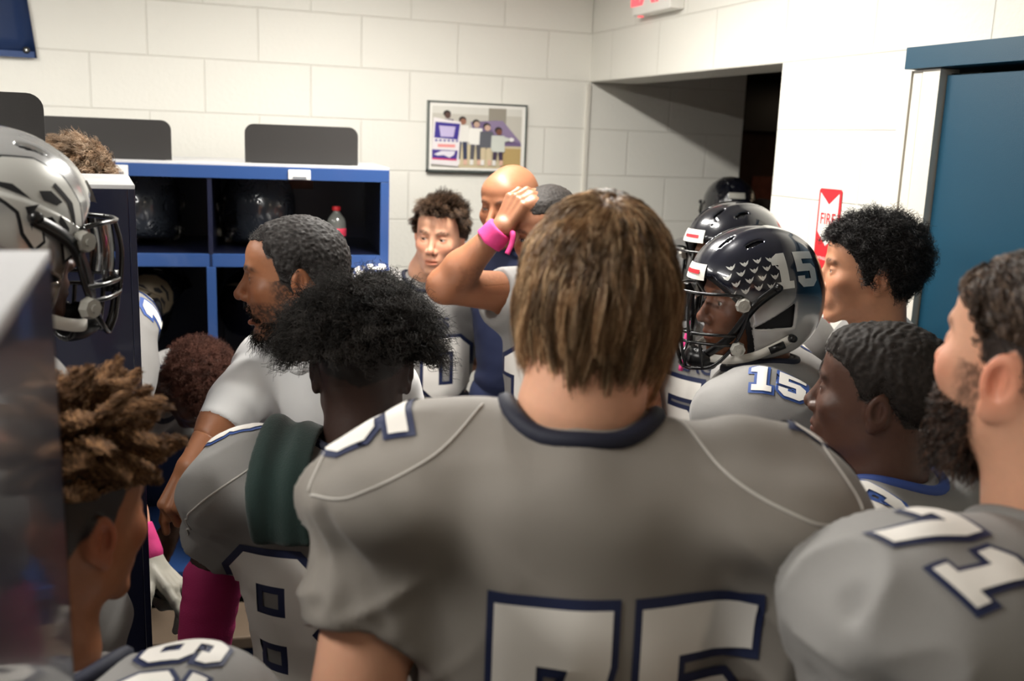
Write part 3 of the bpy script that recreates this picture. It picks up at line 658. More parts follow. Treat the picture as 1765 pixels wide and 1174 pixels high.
def body_field(p, hp, thick=1.0, neckr=.056, hands=None, gut=0.0):
    s = p.s; H, HM = p.H.astype(np.float32), p.HM.astype(np.float32); BM = p.BM; N = p.N; loc = lambda v: N+BM@np.array(v, float)*s
    hands = hands or {}; HC = {}
    for k in 'lr':
        if k in hands and hands[k] is not None: HC[k] = hands[k]
        else:
            d = nrm(p.WR[k]-p.EL[k]); HC[k] = hand_caps(p.WR[k], d, nrm(p.F*.3-p.R*(1 if k == 'r' else -1)), 1 if k == 'l' else -1, s=s)
            if (HC[k] and False): pass
    p.HC = HC; p.bounds_pts = [H, N, p.hip, *p.SH.values(), *p.EL.values(), *p.WR.values(), *p.KN.values(), *p.AN.values()]+[c[1] for k in 'lr' for c in HC[k]]
    def f(P):
        d = head_field((P-H)@HM/s, hp)*s
        d = smin(d, cap(P, H+HM@np.array([0, -.028, -.045])*s, N+BM@np.array([0, .002, .0])*s, neckr*s*1.0, neckr*s*1.1), .025)
        near = 1
        t = ell(P, loc((0, .0, -.24)), np.array((.150*thick, .098*thick, .18))*s, BM); t = smin(t, ell(P, loc((0, .01+gut, -.42)), np.array((.135*thick+gut*.5, .095*thick+gut, .16))*s, BM), .06)
        for k in 'lr': t = smin(t, cap(P, N+BM@np.array([0, -.01, -.085])*s, p.SH[k]-p.U*.03*s, .036*s*thick, .044*s*thick), .03)
        t = smin(t, ell(P, p.hip+0*N, np.array((.150*thick, .110*thick, .12))*s, BM), .05)
        for k in 'lr':
            a = cap(P, p.SH[k], p.EL[k], .052*s*thick, .040*s*thick); e, w_ = p.EL[k], p.WR[k]
            a = smin(a, cap(P, e, e+(w_-e)*.30, .040*s*thick, .042*s*thick), .02); a = smin(a, cap(P, e+(w_-e)*.3, w_, .041*s*thick, .026*s), .02)
            h = None
            for c in HC[k]:
                q = cap(P, c[0], c[1], c[2], c[3]); h = q if h is None else smin(h, q, .005)
            a = smin(a, h, .012); t = smin(t, a, .03)
            g_ = cap(P, p.hip+p.R*(1 if k == 'r' else -1)*.085*s, p.KN[k], .082*s*thick, .058*s*thick); kn, an = p.KN[k], p.AN[k]
            g_ = smin(g_, cap(P, kn, kn+(an-kn)*.35, .055*s*thick, .057*s*thick), .02); g_ = smin(g_, cap(P, kn+(an-kn)*.35, an, .055*s*thick, .036*s), .02)
            g_ = smin(g_, cap(P, an-np.array([0, 0, .04]), an+p.G[:, 1]*.15+np.array([0, 0, -.055]), .032, .026), .02); t = smin(t, g_, .04)
        return smin(d, t, .03)
    return f
def bnd(pts, pad):
    A = np.array(pts, float); return A.min(0)-pad, A.max(0)+pad
def sock(P, p): pass
def make_person(label, p, hp=None, skin=(.5, .3, .2), o=None, thick=1.0, neckr=.056, hands=None, head_res=.0026, body_res=.009, fine=(), group=None, gut=0.0, helmeted=False):
    o = o or {}; h = dict(HD); h.update(hp or {}); f = body_field(p, h, thick, neckr, hands, gut); p.f = f; p.hp = h; p.o = o
    root = np.array([p.hip[0], p.hip[1], 0.0]); p.root = root; pv = []; s = p.s
    def col(V):
        L = (V-p.H)@p.HM/s; c = np.tile(np.array(skin), (len(V), 1))*(1+noise(V*30)*.05)[:, None]; hd = head_color(L, skin, o, h)
        m = (L[:, 2] > -.135) & (np.abs(L).max(1) < .2); c[m] = hd[m]
        if o.get('gloves'):
            pass
        return c
    hl = p.H-p.N; cut = p.N+p.U*.0; cn = p.U   # the fine head mesh ends just inside the collar
    def fh(P): return np.maximum(f(P), -((P-(cut-cn*.02))@cn.astype(np.float32)))
    lo, hi = bnd([p.H+p.HM@np.array([a, b, c])*s for a in (-.1, .1) for b in (-.125, .14) for c in (-.14, .135)]+[p.N-p.U*.02-p.R*.09*thick, p.N-p.U*.02+p.R*.09*thick], .02)
    V, Q = nets(fh, lo, hi, head_res); pv.append((V, Q))
    boxes = []
    for (c, r, res) in fine:
        c = np.asarray(c, np.float32)
        V, Q = nets(lambda P: np.maximum(f(P), np.sqrt(((P-c)**2).sum(1))-r), c-r-.01, c+r+.01, res); pv.append((V, Q)); boxes.append((c, r-.006))
    def fb(P):
        d = np.maximum(f(P), ((P-(cut-cn*.0))@cn.astype(np.float32)))
        # arms raised above the collar stay in the coarse mesh
        for k in 'lr':
            if p.WR[k]@cn > (cut@cn)-.08 or p.EL[k]@cn > (cut@cn)-.05:
                a = np.minimum(cap(P, p.SH[k], p.EL[k], .06*s*thick, .06*s*thick), cap(P, p.EL[k], p.WR[k], .058*s, .045*s))
                d = np.minimum(d, np.maximum(f(P), a)); hcs = None
                for c in p.HC[k]:
                    q = cap(P, c[0], c[1], c[2], c[3]); hcs = q if hcs is None else np.minimum(hcs, q)
                d = np.minimum(d, hcs)
        for c, r in boxes: d = np.maximum(d, r-np.sqrt(((P-c)**2).sum(1)))
        return d
    lo, hi = bnd(p.bounds_pts[1:], .13); V, Q = nets(fb, lo, hi, body_res); pv.append((V, Q))
    n = 0; VV = []; QQ = []
    for V, Q in pv: VV.append(V); QQ.append(Q+n); n += len(V)
    VV = np.concatenate(VV); QQ = np.concatenate(QQ)
    ob = place('person', VV, QQ, M['skin'], origin=root, col=col(VV)); tag(ob, label, 'person', group); p.ob = ob
    if h['lid'] > 0 and o.get('eyes', True):
        for sx in (-1, 1): eye_ball(p, sx, o)
    return p
def eye_ball(p, sx, o):
    c = np.array([sx*.031*p.hp['wide'], .0735, .005]); r = .0135; gaze = nrm(np.array(o.get('gaze', (0, 1, 0)), float))
    u, v = np.meshgrid(np.linspace(0, math.pi, 25), np.linspace(0, 2*math.pi, 32, endpoint=False), indexing='ij'); D = np.stack([np.sin(u)*np.cos(v), np.cos(u), np.sin(u)*np.sin(v)], -1).reshape(-1, 3)
    n1, n2 = 25, 32; Q = [(i*n2+j, (i+1)*n2+j, (i+1)*n2+(j+1) % n2, i*n2+(j+1) % n2) for i in range(n1-1) for j in range(n2)]
    a = (D@gaze); col = np.tile(np.array([.62, .56, .52]), (len(D), 1)); col[a > .88] = o.get('iris', (.05, .025, .012)); col[a > .972] = (.004, .004, .004)
    V = p.H+(p.HM@((c+D*r)*p.s).T).T; place('eye', V, np.array(Q), M['eye'], p.ob, col=col)
# ---------------------------------------------------------------- garments
def jersey_field(p, pads=1.0, thick=1.0, sleeve=.62, creases=(), wr=.006, seed=0, sleeve_r=.078, hem=-.54, loose=1.0, neckhole=.074, gut=0.0, sl=None, padr=(.125, .130, .082), nk=(0, .004), padz=-.088, sldrop=.02):
    """a jersey over shoulder pads: field in room coordinates"""
    s = p.s; BM = p.BM.astype(np.float32); N = p.N.astype(np.float32); sl = sl or {}; wcr = []
    def f(P):
        L = (P-N)@BM/s; X = L.copy(); X[:, 0] = np.abs(X[:, 0])
        if pads > 0:
            d = ell(X, (0, -.010, -.095), (.215*pads, .125*pads, .085)); d = smin(d, ell(X, (.180*pads, -.005, padz), np.array(padr)*pads), .045)
            d = smin(d, cap(X, (0, -.014, -.040), (.17*pads, -.01, -.075), .050, .054), .03); d = smin(d, ell(X, (0, -.005, -.22), (.195*thick, .142*thick, .18)), .06); d = smin(d, ell(X, (0, .01+gut, -.42), (.170*thick+gut, .128*thick+gut, .22)), .08)
        else:
            d = ell(X, (0, .0, -.20), (.172*thick, .118*thick, .20)); d = smin(d, cap(X, (0, -.01, -.012), (.15, 0, -.055), .062*thick, .064*thick), .05); d = smin(d, ell(X, (0, .01+gut, -.42), (.152*thick+gut, .114*thick+gut, .20)), .08)
        d = d*s; hol = []
        for k in 'lr':
            t = sl.get(k, sleeve); a, b, c = p.SH[k]-p.BM[:, 2]*sldrop*s, p.EL[k], p.WR[k]; r = sleeve_r*s
            if t <= 1: e = a+(b-a)*t; q = cap(P, a, e, r*1.15, r); cutn = nrm(b-a); cutp = e
            else: e = b+(c-b)*(t-1); q = np.minimum(cap(P, a, b, r, r*.85), cap(P, b, e, r*.85, r*.72)); cutn = nrm(c-b); cutp = e
            q = smax(q, (P-cutp)@cutn.astype(np.float32), .006); hr = r*(.62 if t > 1 else .77)
            hol.append(cap(P, cutp-cutn*.005, cutp+cutn*.12, hr, hr)); d = smin(d, q, .035*s)
        nz = noise(L*np.array([7, 7, 4], np.float32)*loose+seed)*wr*1.6+noise(L*np.array([17, 17, 9], np.float32)*loose+seed+9)*wr*.7
        sw = np.clip((X[:, 0]-.15)/.07, 0, 1)*.8+.2*np.clip((-L[:, 2]-.12)/.1, 0, 1); sh_ = L.copy(); sh_[:, 2] += X[:, 0]*.8; nz = nz-(1-np.abs(noise(sh_*np.array([6, 9, 15], np.float32)+seed*3)))**4*wr*1.1*sw
        band = np.clip((-L[:, 2]-.30)/.1, 0, 1); nz = nz+noise(L*np.array([5, 5, 26], np.float32)+seed)*wr*1.3*band
        d = d+nz
        for pts, wd, dep in wcr:
            c = polyd(P, pts); d = d+dep*np.exp(-(c/wd)**2)*np.clip(.35+1.3*np.abs(noise(P*9)), 0, 1.3)
        for h_ in hol: d = smax(d, -h_, .005)
        d = smax(d, -cap(P, N+BM@np.array([nk[0], nk[1], .035], np.float32)*s, N+BM@np.array([0, nk[1], .14], np.float32)*s, neckhole*s*.95, neckhole*s*1.1), .008)
        d = smax(d, -(L[:, 2]-hem)*s, .02)
        return d*.85
    ready = []
    for pts, wd, dep in creases:          # lay each crease onto the cloth before cutting it
        W = (p.N+(spline(pts, 2))@p.BM.T*s).astype(np.float32)
        for _ in range(14): W = W-grad(f, W)*f(W)[:, None].astype(np.float32)
        ready.append(([w_ for w_ in W], wd, dep))
    wcr.extend(ready)
    return f
def make_jersey(p, m, name='jersey', res=.0065, **kw):
    f = jersey_field(p, **kw); lo, hi = bnd([p.N+p.U*.12, p.hip-p.U*.12, *p.SH.values(), *p.EL.values()]+([*p.WR.values()] if kw.get('sl') or kw.get('sleeve', 0) > 1 else [])+[p.N+p.R*.33*p.s-p.U*.1, p.N-p.R*.33*p.s-p.U*.1], .16)
    V, Q = nets(f, lo, hi, res); o = place(name, V, Q, M[m], p.ob); p.jf = f; p.jo = o; return o
def surf(f, O, n, off=0.0, reach=.3):
    P = np.atleast_2d(np.asarray(O, float)+nrm(n)*reach).astype(np.float32); n = nrm(n)
    for i in range(60): P = P-(n*np.clip((f(P)-off)*.8, -.02, .06)[:, None]).astype(np.float32)
    return P.astype(float)
def collar(p, m='navy_collar', neckhole=.074, r=.0085, tilt=.0, nk=(0, .004), z=-.012):
    """rib round the neck opening, pressed onto the jersey"""
    s = p.s; pts = []
    for t in np.linspace(0, 2*math.pi, 41)[:-1]:
        q = p.N+p.BM@np.array([neckhole*1.07*math.cos(t), nk[1]+neckhole*1.07*math.sin(t), .25])*s
        pts.append(surf(p.jf, q, p.U, .001, 0.0)[0])
    P = np.array(pts); 
    for _ in range(3): P = (np.roll(P, 1, 0)+P*2+np.roll(P, -1, 0))/4
    P = P[:, :]; v1, f1 = tube(P-p.U*.002, r*s, 8, closed=True); return place_poly('collar', v1, f1, M[m], p.jo)
def seam(p, pts, n, m='seam', r=.0016, name='seam', f=None):
    f = f or p.jf; W = np.array([p.N+p.BM@np.array(q, float)*p.s for q in pts]); W = spline(W, 10); P = surf(f, W, n, .0005); P = P[np.abs(f(P.astype(np.float32))-.0005) < .004]; P = P[:len(P)];
    if len(P) < 4: return None
    v, fs = tube(P, r, 5); return place_poly(name, v, fs, M[m], p.jo)
def trousers(p, m='navy_cloth', thick=1.0, res=.011, low=.06):
    s = p.s
    def f(P):
        d = ell(P, p.hip-p.U*.0, np.array((.168*thick, .13*thick, .15))*s, p.BM)
        for k in 'lr':
            h = p.hip+p.R*(1 if k == 'r' else -1)*.085*s; e = p.KN[k]+(p.AN[k]-p.KN[k])*(1-low)
            g = smin(cap(P, h, p.KN[k], .098*s*thick, .074*s*thick), cap(P, p.KN[k], e, .074*s*thick, .052*s), .02); d = smin(d, g, .03)
        return d+noise(P*14)*.004
    lo, hi = bnd([p.hip, *p.KN.values(), *p.AN.values()], .19); V, Q = nets(f, lo, hi, res); place('trousers', V, Q, M[m], p.ob)
    for k in 'lr':
        a = p.AN[k]; Fw = p.G[:, 1]
        def fs(P, a=a): 
            q = cap(P, a+np.array([0, 0, -.03])-Fw*.02, a+Fw*.16+np.array([0, 0, -.045]), .046, .038); return np.maximum(smin(q, cap(P, a, a+np.array([0, 0, .03]), .048, .05), .02), -(P[:, 2]-.004))
        lo, hi = bnd([a, a+Fw*.2], .09); V, Q = nets(fs, lo, hi, .008); place('shoe', V, Q, M['shoe'], p.ob)
# ---------------------------------------------------------------- hair
def strands(P0, path, rad, sides=3, taper=True, col=None):
    """P0 unused; path (n, m, 3) world; rad (n,) ; returns V, F, C"""
    n, m, _ = path.shape; T = np.gradient(path, axis=1); T = nrm(T); ref = np.zeros_like(T); ref[..., 2] = 1; bad = np.abs(T[..., 2]) > .9; ref[bad] = (1, 0, 0)
    A = nrm(np.cross(T, ref)); B = np.cross(T, A); tp = np.linspace(1, .25, m) if taper else np.ones(m); V = []
    for k in range(sides):
        t = 2*math.pi*k/sides; V.append(path+(A*math.cos(t)+B*math.sin(t))*rad[:, None, None]*tp[None, :, None])
    V = np.stack(V, 2).reshape(-1, 3); i, j, k = np.meshgrid(np.arange(n), np.arange(m-1), np.arange(sides), indexing='ij'); k2 = (k+1) % sides
    a = (i*m+j)*sides; b = (i*m+j+1)*sides; F_ = np.stack([a+k, a+k2, b+k2, b+k], -1).reshape(-1, 4); C = np.repeat(col, m*sides, 0) if col is not None else None
    return V, F_, C
def grow_hair(p, n, length, m=12, mask=None, hl=HAIRLINE, lift=(1.0, .0), flow=None, grav=.3, jitter=.3, curl=0.0, turns=3.0, clumps=0, clump=.6, rad=.0006, col=(.05, .03, .02), cvar=.35, mat_='hair', name='hair', seed=1, off=.002, tip=None, sides=3, keep_out=True, lenvar=.3, cap_col=None, region=None, cluster_col=False):
    r = np.random.RandomState(seed); s = p.s
    D = nrm(r.randn(n*4, 3)); L = SKULL_C+D*SKULL_R*1.6; hf = lambda Q: head_field(Q.astype(np.float32), p.hp)
    Q = L.astype(np.float32); Dd = -nrm(Q-SKULL_C)
    for _ in range(14): Q = Q+(Dd*(hf(Q)[:, None])).astype(np.float32)
    ok = (hair_mask(Q, hl) > .5) & (np.abs(Q[:, 0]) < .086)
    if region is not None: ok &= region(Q)
    Q = Q[ok][:n]; n = len(Q); Nn = nrm((Q-SKULL_C)/(SKULL_R**2)); ln = length(Q) if callable(length) else np.full(n, length); ln = ln*(1+lenvar*(r.rand(n)-.5)*2)
    gd = p.HM.T@np.array([0, 0, -1.0]); path = np.zeros((n, m, 3)); P = Q.astype(float)+Nn*.0; path[:, 0] = P-Nn*.002; J = nrm(r.randn(n, 3))*jitter
    for i in range(1, m):
        t = i/(m-1); Nn = nrm((P-SKULL_C)/(SKULL_R**2)); d = Nn*(lift[0]*(1-t)+lift[1]*t)+gd*grav*(.3+t)+J+noise(P*30+seed)[:, None]*jitter*Nn*.3
        if flow is not None: d = d+flow(P, Nn, t)
        P = P+nrm(d)*(ln/(m-1))[:, None]
        if keep_out:
            e = np.sqrt((((P-SKULL_C)/(SKULL_R+.004))**2).sum(1)); low = P[:, 2] > -.075; push = (e < 1.0) & low; 
            if push.any(): P[push] = SKULL_C+(P[push]-SKULL_C)/e[push][:, None]
            hd_ = hf(P.astype(np.float32)); ins = (hd_ < off) ; P[ins] += Nn[ins]*(off-hd_[ins])[:, None]
        path[:, i] = P
    gi = None
    if clumps:
        g = r.choice(n, clumps, replace=False); gi = np.zeros(n, int)
        for a in range(0, n, 2000): gi[a:a+2000] = ((Q[a:a+2000, None]-Q[g][None])**2).sum(-1).argmin(1)
        tt = np.linspace(0, 1, m)**.8*clump; G = path[g][gi]; path = path*(1-tt[None, :, None])+(G+(path[:, :1]-path[g][gi][:, :1])*.15)*tt[None, :, None]
    if curl > 0:
        ph = r.rand(n)*6.28 if gi is None else (r.rand(clumps)*6.28)[gi]+r.rand(n)*.9; tn = turns*(1+.3*(r.rand(n)-.5)) ; t = np.linspace(0, 1, m); T = nrm(np.gradient(path, axis=1)); ref = nrm(np.stack([noise(Q*50), noise(Q*50+7), noise(Q*50+13)], 1)+.01)
        A = nrm(np.cross(T, ref[:, None])); B = np.cross(T, A); an = ph[:, None]+tn[:, None]*6.283*t[None]; rr = (curl*np.clip(t*3, 0, 1))[None, :]*(1+.5*(r.rand(n)-.5))[:, None]
        path = path+A*(np.cos(an)*rr)[..., None]+B*(np.sin(an)*rr)[..., None]
    cl = np.tile(np.array(col), (n, 1)); vv = (1+cvar*(r.rand(n)-.5)*2) if gi is None or not cluster_col else (1+cvar*(r.rand(clumps)-.5)*2)[gi]*(1+.2*(r.rand(n)-.5)); cl = cl*vv[:, None]
    if tip is not None:
        mt = (r.rand(n) < .3)[:, None]; cl = np.where(mt, np.array(tip)*vv[:, None], cl)
    W = p.H+(path*s)@p.HM.T; V, F_, C = strands(None, W, np.full(n, rad)*(1+.4*(r.rand(n)-.5)), sides, True, cl)
    return place(name, V, F_, M[mat_], p.ob, col=C)
def hair_cap(p, thick=.008, col=(.03, .025, .02), hl=HAIRLINE, amp=.0015, freq=220, name='hair', mat_='hair_dry', res=.0024, amp2=0.0, freq2=60, grey=0.0, shape=None):
    """close-cropped hair as a textured shell"""
    s = p.s; H = p.H.astype(np.float32); HM = p.HM.astype(np.float32)
    def f(P):
        L = (P-H)@HM/s; th = np.degrees(np.abs(np.arctan2(L[:, 0], L[:, 1]+.012))); z = np.interp(th, hl['a'], hl['z']).astype(np.float32)
        d0 = ell(L, (0, -.018, .032), (.0755, .097, .088)); d0 = smin(d0, ell(L, (0, .045, .050), (.058, .045, .045)), .03); d0 = smin(d0, ell(L, (0, .012, -.02), (.066, .078, .075)), .03)
        tk = thick*np.clip((L[:, 2]-z)/.03, .25, 1)+noise(L*freq)*amp+noise(L*freq2)*amp2
        if shape is not None: tk = tk+shape(L)
        d = d0-tk; d = smax(d, (z-L[:, 2]+noise(L*120)*.002), .004); return d*.8*s
    lo, hi = bnd([p.H+p.HM@np.array([a, b, c])*s for a in (-.1, .1) for b in (-.13, .11) for c in (-.08, .14)], .03)
    V, Q = nets(f, lo, hi, res); L = (V-p.H)@p.HM/s; c = np.tile(np.array(col), (len(V), 1))*(1+.5*noise(L*freq*1.3))[:, None]
    if grey > 0: c = c+np.clip(noise(L*freq*.9+3)-.1, 0, 1)[:, None]*grey
    return place(name, V, Q, M[mat_], p.ob, col=c)
# ---------------------------------------------------------------- helmets
def helmet_field(s, C, MM, outer_only=False):
    C = C.astype(np.float32); MM = MM.astype(np.float32)
    def outer(L):
        d = ell(L, (0, -.012, .032), (.116, .146, .129)); d = smin(d, ell(L, (0, -.012, -.045), (.108, .118, .105)), .035)
        d = smin(d, ell(L, (0, -.09, -.01), (.075, .07, .085)), .03); return d
    def cuts(L, d):
        z = L[:, 2]; y = L[:, 1]
        side = y-(.058-.28*np.clip(-z, 0, .2)+.9*np.clip(z-.0, 0, .06)); face = np.maximum(-side, z-.060) ; d = smax(d, -face, .012)
        bot = z-(-.112+.20*np.clip(-y-.0, 0, .2)+.25*np.clip(y-.03, 0, .2)); d = smax(d, -bot, .012); return d
    def shell(P):
        L = (P-C)@MM/s; o_ = outer(L); ridge = np.exp(-((np.abs(L[:, 0])-.034)/.007)**2)*.0022*np.clip((L[:, 2]-.06)*20, 0, 1); o_ = o_-ridge
        vent = None
        d = smax(o_, -(o_+.007), .001)*1.0; d = cuts(L, d)
        # ear opening
        yy, zz = L[:, 1], L[:, 2]; tri = np.maximum(np.maximum((yy-.020)*.5+(zz+.026)*.86, -(yy+.045)), (-(zz+.026)-.012)*.8-(yy-.02)*.3*.0)
        tri = np.maximum(tri, (-(zz+.062)*.8-(yy+.03)*.35)); tri = np.maximum(tri, .06-np.abs(L[:, 0])); d = smax(d, -tri, .004)
        for (vx, vy, vz, rx, ry, rz) in ((.030, .09, .128, .004, .02, .03), (.065, .045, .118, .005, .022, .03)):
            X = L.copy(); X[:, 0] = np.abs(X[:, 0]); d = smax(d, -ell(X, (vx, vy-.02, vz+.0), (rx, ry, rz)), .002)
        return d*.85*s
    def liner(P):
        L = (P-C)@MM/s; o_ = outer(L)+.009; d = smax(o_, -(o_+.020), .002); return cuts(L, d)*.85*s
    def full(P):
        L = (P-C)@MM/s; return outer(L)*.9*s
    return shell, liner, full
def make_helmet(label, C, hrot, s=1.0, style='fade', res=.0034, visor=False, mask=True, group=None, number_txt=None, stickers=False, eagle=False, name='football_helmet', liner=True, bumper=True, back_plate=False, eye_black=False):
    C = np.asarray(C, float); MM = frame(*hrot); shell, liner_f, full = helmet_field(s, C, MM); W = lambda v: C+MM@np.array(v, float)*s
    root = empty(name, C); tag(root, label, 'helmet', group); lo, hi = bnd([W((a, b, c)) for a in (-.13, .13) for b in (-.17, .16) for c in (-.14, .18)], .01)
    V, Q = nets(shell, lo, hi, res); L = (V-C)@MM/s; z = L[:, 2]
    if style == 'fade': t = np.clip((z+.012-.10*L[:, 1])/.05, 0, 1); c = np.array(lin(184, 182, 180))*(1-t[:, None])+np.array(lin(15, 19, 36))*t[:, None]
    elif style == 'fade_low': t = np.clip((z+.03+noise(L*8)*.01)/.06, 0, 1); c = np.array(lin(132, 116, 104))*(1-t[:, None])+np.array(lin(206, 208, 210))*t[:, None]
    elif style == 'dull': c = np.tile(np.array(lin(52, 57, 64)), (len(V), 1))
    elif style == 'dark': c = np.tile(np.array(lin(12, 14, 24)), (len(V), 1))
    inner = -(ell(L, (0, -.012, .032), (.112, .142, .125))) > .0
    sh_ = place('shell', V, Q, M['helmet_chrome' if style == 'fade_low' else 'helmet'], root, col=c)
    if liner: V, Q = nets(liner_f, lo, hi, res*1.8); place('liner', V, Q, M['liner'], root)
    if mask:
        parts = []
        mk = lambda q: (q[0], .07+(q[1]-.07)*.76 if q[1] > .07 else q[1], q[2])
        def bar(pts, r=.0034):
            pts = [mk(q) for q in pts]
            for sg in (1, -1): v, f = tube(np.array([W((sg*a, b, c)) for a, b, c in spline(pts, 8)]), r*s, 8); parts.append((v, f))
        bar([(.104, .072, .030), (.100, .110, .034), (.070, .158, .034), (.03, .182, .034), (0, .188, .034)])
        bar([(.096, .078, -.052), (.088, .120, -.050), (.058, .166, -.050), (.03, .184, -.050), (0, .190, -.050)])
        bar([(.094, .080, -.072), (.086, .124, -.070), (.056, .168, -.069), (.03, .186, -.069), (0, .192, -.069)])
        bar([(.104, .072, .030), (.110, .060, .0), (.104, .070, -.045), (.092, .095, -.085), (.070, .130, -.118), (.03, .165, -.128), (0, .172, -.130)], .004)
        bar([(.040, .176, .034), (.043, .186, -.01), (.040, .181, -.069)]); bar([(.016, .188, -.069), (.014, .182, -.10), (.010, .171, -.129)]); bar([(.062, .162, -.069), (.060, .156, -.1), (.055, .148, -.122)])
        v, f = join(parts); place_poly('facemask', v, f, M['black_vinyl'], root)
        for sg in (1, -1):
            for (a, b, c) in ((.112, .070, .012), (.107, .076, -.078)):
                Cc = W((sg*a, b, c)); nn = nrm(MM@np.array([sg, .25, 0])); v, f = tube([Cc-nn*.006, Cc+nn*.006], [.016*s, .013*s], 8); v2, f2 = tube([Cc+nn*.006, Cc+nn*.009], .0055*s, 10); v3, f3 = join([(v, f), (v2, f2)]); place_poly('mask_clip', v3, f3, M['clip'], root, smooth=False)
        # hub with a small mark in the middle of the nose bars
        vb = []; 
        v, f = tube([W((0, .163, -.045)), W((0, .163, -.075))], .012*s, 10); hub = place_poly('mask_hub', v, f, M['black_plastic'], root)
        for q in (((-.008, .1760, -.054), (-.004, .1765, -.060), (-.008, .1760, -.066)), ((.008, .1760, -.054), (.004, .1765, -.060), (.008, .1760, -.066)), ((-.004, .1765, -.060), (.004, .1765, -.060))):
            vb.append(tube([W(x) for x in q], .0013*s, 5))
        v, f = join(vb); place_poly('mask_mark', v, f, M['silver'], hub)
        # chin cup and straps
        X = lambda P: (P-C.astype(np.float32))@MM.astype(np.float32)/s
        fc = lambda P: np.maximum(np.maximum(ell(X(P), (0, .098, -.112), (.040, .045, .030)), -(ell(X(P), (0, .088, -.105), (.036, .044, .028)))), -(X(P)[:, 1]-.085))*s
        lo2, hi2 = bnd([W((a, b, c)) for a in (-.045, .045) for b in (.05, .15) for c in (-.15, -.08)], .01); V, Q = nets(fc, lo2, hi2, .003); place('chin_cup', V, Q, M['black_plastic'], root)
        for sg in (1, -1):
            for pts, m_ in (([(.036, .105, -.108), (.08, .075, -.105), (.104, .03, -.092), (.114, -.035, -.062)], 'white_plastic'), ([(.036, .112, -.10), (.088, .085, -.055), (.117, .05, .010), (.120, .0, .045)], 'black_plastic')):
                pp = spline(pts, 8); v, f = ribbon([W((sg*a, b, c)) for a, b, c in pp], MM@np.array([sg, .2, 0]), .0085*s, .0016); place_poly('chin_strap', v, f, M[m_], root)
            for (a, b, c) in ((.118, -.038, -.060), (.123, .002, .047)): v, f = tube([W((sg*(a-.004), b, c)), W((sg*(a+.008), b, c))], [.009*s, .007*s], 12); place_poly('snap', v, f, M['black_plastic'], root)
            v, f = tube([W((sg*.110, .008, -.084)), W((sg*.119, -.020, -.071))], .0085*s, 6); place_poly('buckle', v, f, M['black_plastic'], root)
    if visor:
        n1, n2 = 24, 8; V = []; 
        for i in range(n1+1):
            a = -1+2*i/n1
            for j in range(n2+1): t = j/n2; zz = .030-.078*t; yy = .157-.080*abs(a)**2.4; V.append(W((a*.098, yy-.001+.004*math.sin(t*3.1), zz)))
        Q = [(i*(n2+1)+j, (i+1)*(n2+1)+j, (i+1)*(n2+1)+j+1, i*(n2+1)+j+1) for i in range(n1) for j in range(n2)]; place('visor', V, np.array(Q), M['visor'], root)
    if bumper:
        bm = shape_mesh([[(-.042, -.016), (.042, -.016), (.036, .016), (-.036, .016)]], .008); press('front_bumper', bm, W((0, .11, .072)), MM[:, 0], MM[:, 2], MM[:, 1], full, .003, M['white_plastic'], root, .15)
        bm = text_bm('RAZOR', .014, .006) if False else shape_mesh([[(-.026, -.004), (.026, -.004), (.026, .004), (-.026, .004)]], .008); press('bumper_mark', bm, W((0, .11, .072)), MM[:, 0], MM[:, 2], MM[:, 1], full, .0044, M['red'], root, .15)
    if back_plate: bm = shape_mesh([[(-.035, -.012), (.035, -.012), (.035, .012), (-.035, .012)]], .008); press('rear_bumper', bm, W((0, -.1, .085)), MM[:, 0], MM[:, 2], -MM[:, 1], full, .003, M['clip'], root, .15)
    if number_txt:
        sg = -1; u = MM@nrm(np.array([0, -1.0, .08])); v = MM@nrm(np.array([0, .08, 1.0])); number('helmet_number', number_txt, W((sg*.1, -.046, .078)), u*1.0, v, MM@np.array([sg*1.0, 0, .35]), full, .078*s, root, gap=.10, white=M['silver'], cell=.007, off=.0012, shear=.0, x_squeeze=.95)
    if stickers:
        r = random.Random(3); k = 0
        for row in range(4):
            for q in range(4+row % 2):
                yy = .085-.026*q+.012*(row % 2)-.004*row; zz = .098-.020*row-.10*max(0, yy-.03)
                if yy < -.012: continue
                O = W((-.09, yy, zz)); u = MM@nrm(np.array([0, -1, .1])); v = MM@np.array([0, .1, 1.0]); a = .0075*s
                bm = shape_mesh([[(-a*1.2, a*.9), (-a*.3, a*.1), (0, a*.5), (a*.3, a*.1), (a*1.2, a*.9), (a*.8, -a*.2), (a*.15, -a*.9), (-a*.15, -a*.9), (-a*.8, -a*.2)]], .02); press('award_sticker', bm, O, u, v, MM@np.array([-1.0, .2, .5]), full, .0012, M['silver'], root, .1)
    if eagle: eagle_decal(C, MM, s, full, root, 1, m='silver' if eagle == 1 else 'shaded_silver')
    return root
EAGLE_L = [(-.5, .20), (-.28, .40), (.0, .50), (.30, .44), (.52, .24), (.62, -.02), (.60, -.26), (.50, -.40), (.44, -.30), (.36, -.16), (.22, -.08), (.10, -.16), (.20, -.34), (.14, -.44), (.00, -.34), (-.10, -.16), (-.22, -.10), (-.40, -.02), (-.62, -.02), (-1.0, .02), (-.70, .10)]
EAGLE_D = [[(.04, .12), (.16, .18), (.30, .12), (.24, .05), (.10, .04)], [(.20, .30), (.42, .18), (.52, -.04), (.46, -.02), (.36, .14), (.18, .24)], [(-.5, .06), (-.2, .10), (-.02, .0), (-.2, .02)], [(.30, -.02), (.44, -.10), (.48, -.30), (.42, -.18), (.30, -.10)], [(-.06, -.10), (.06, -.30), (.02, -.14), (.06, -.02)]]
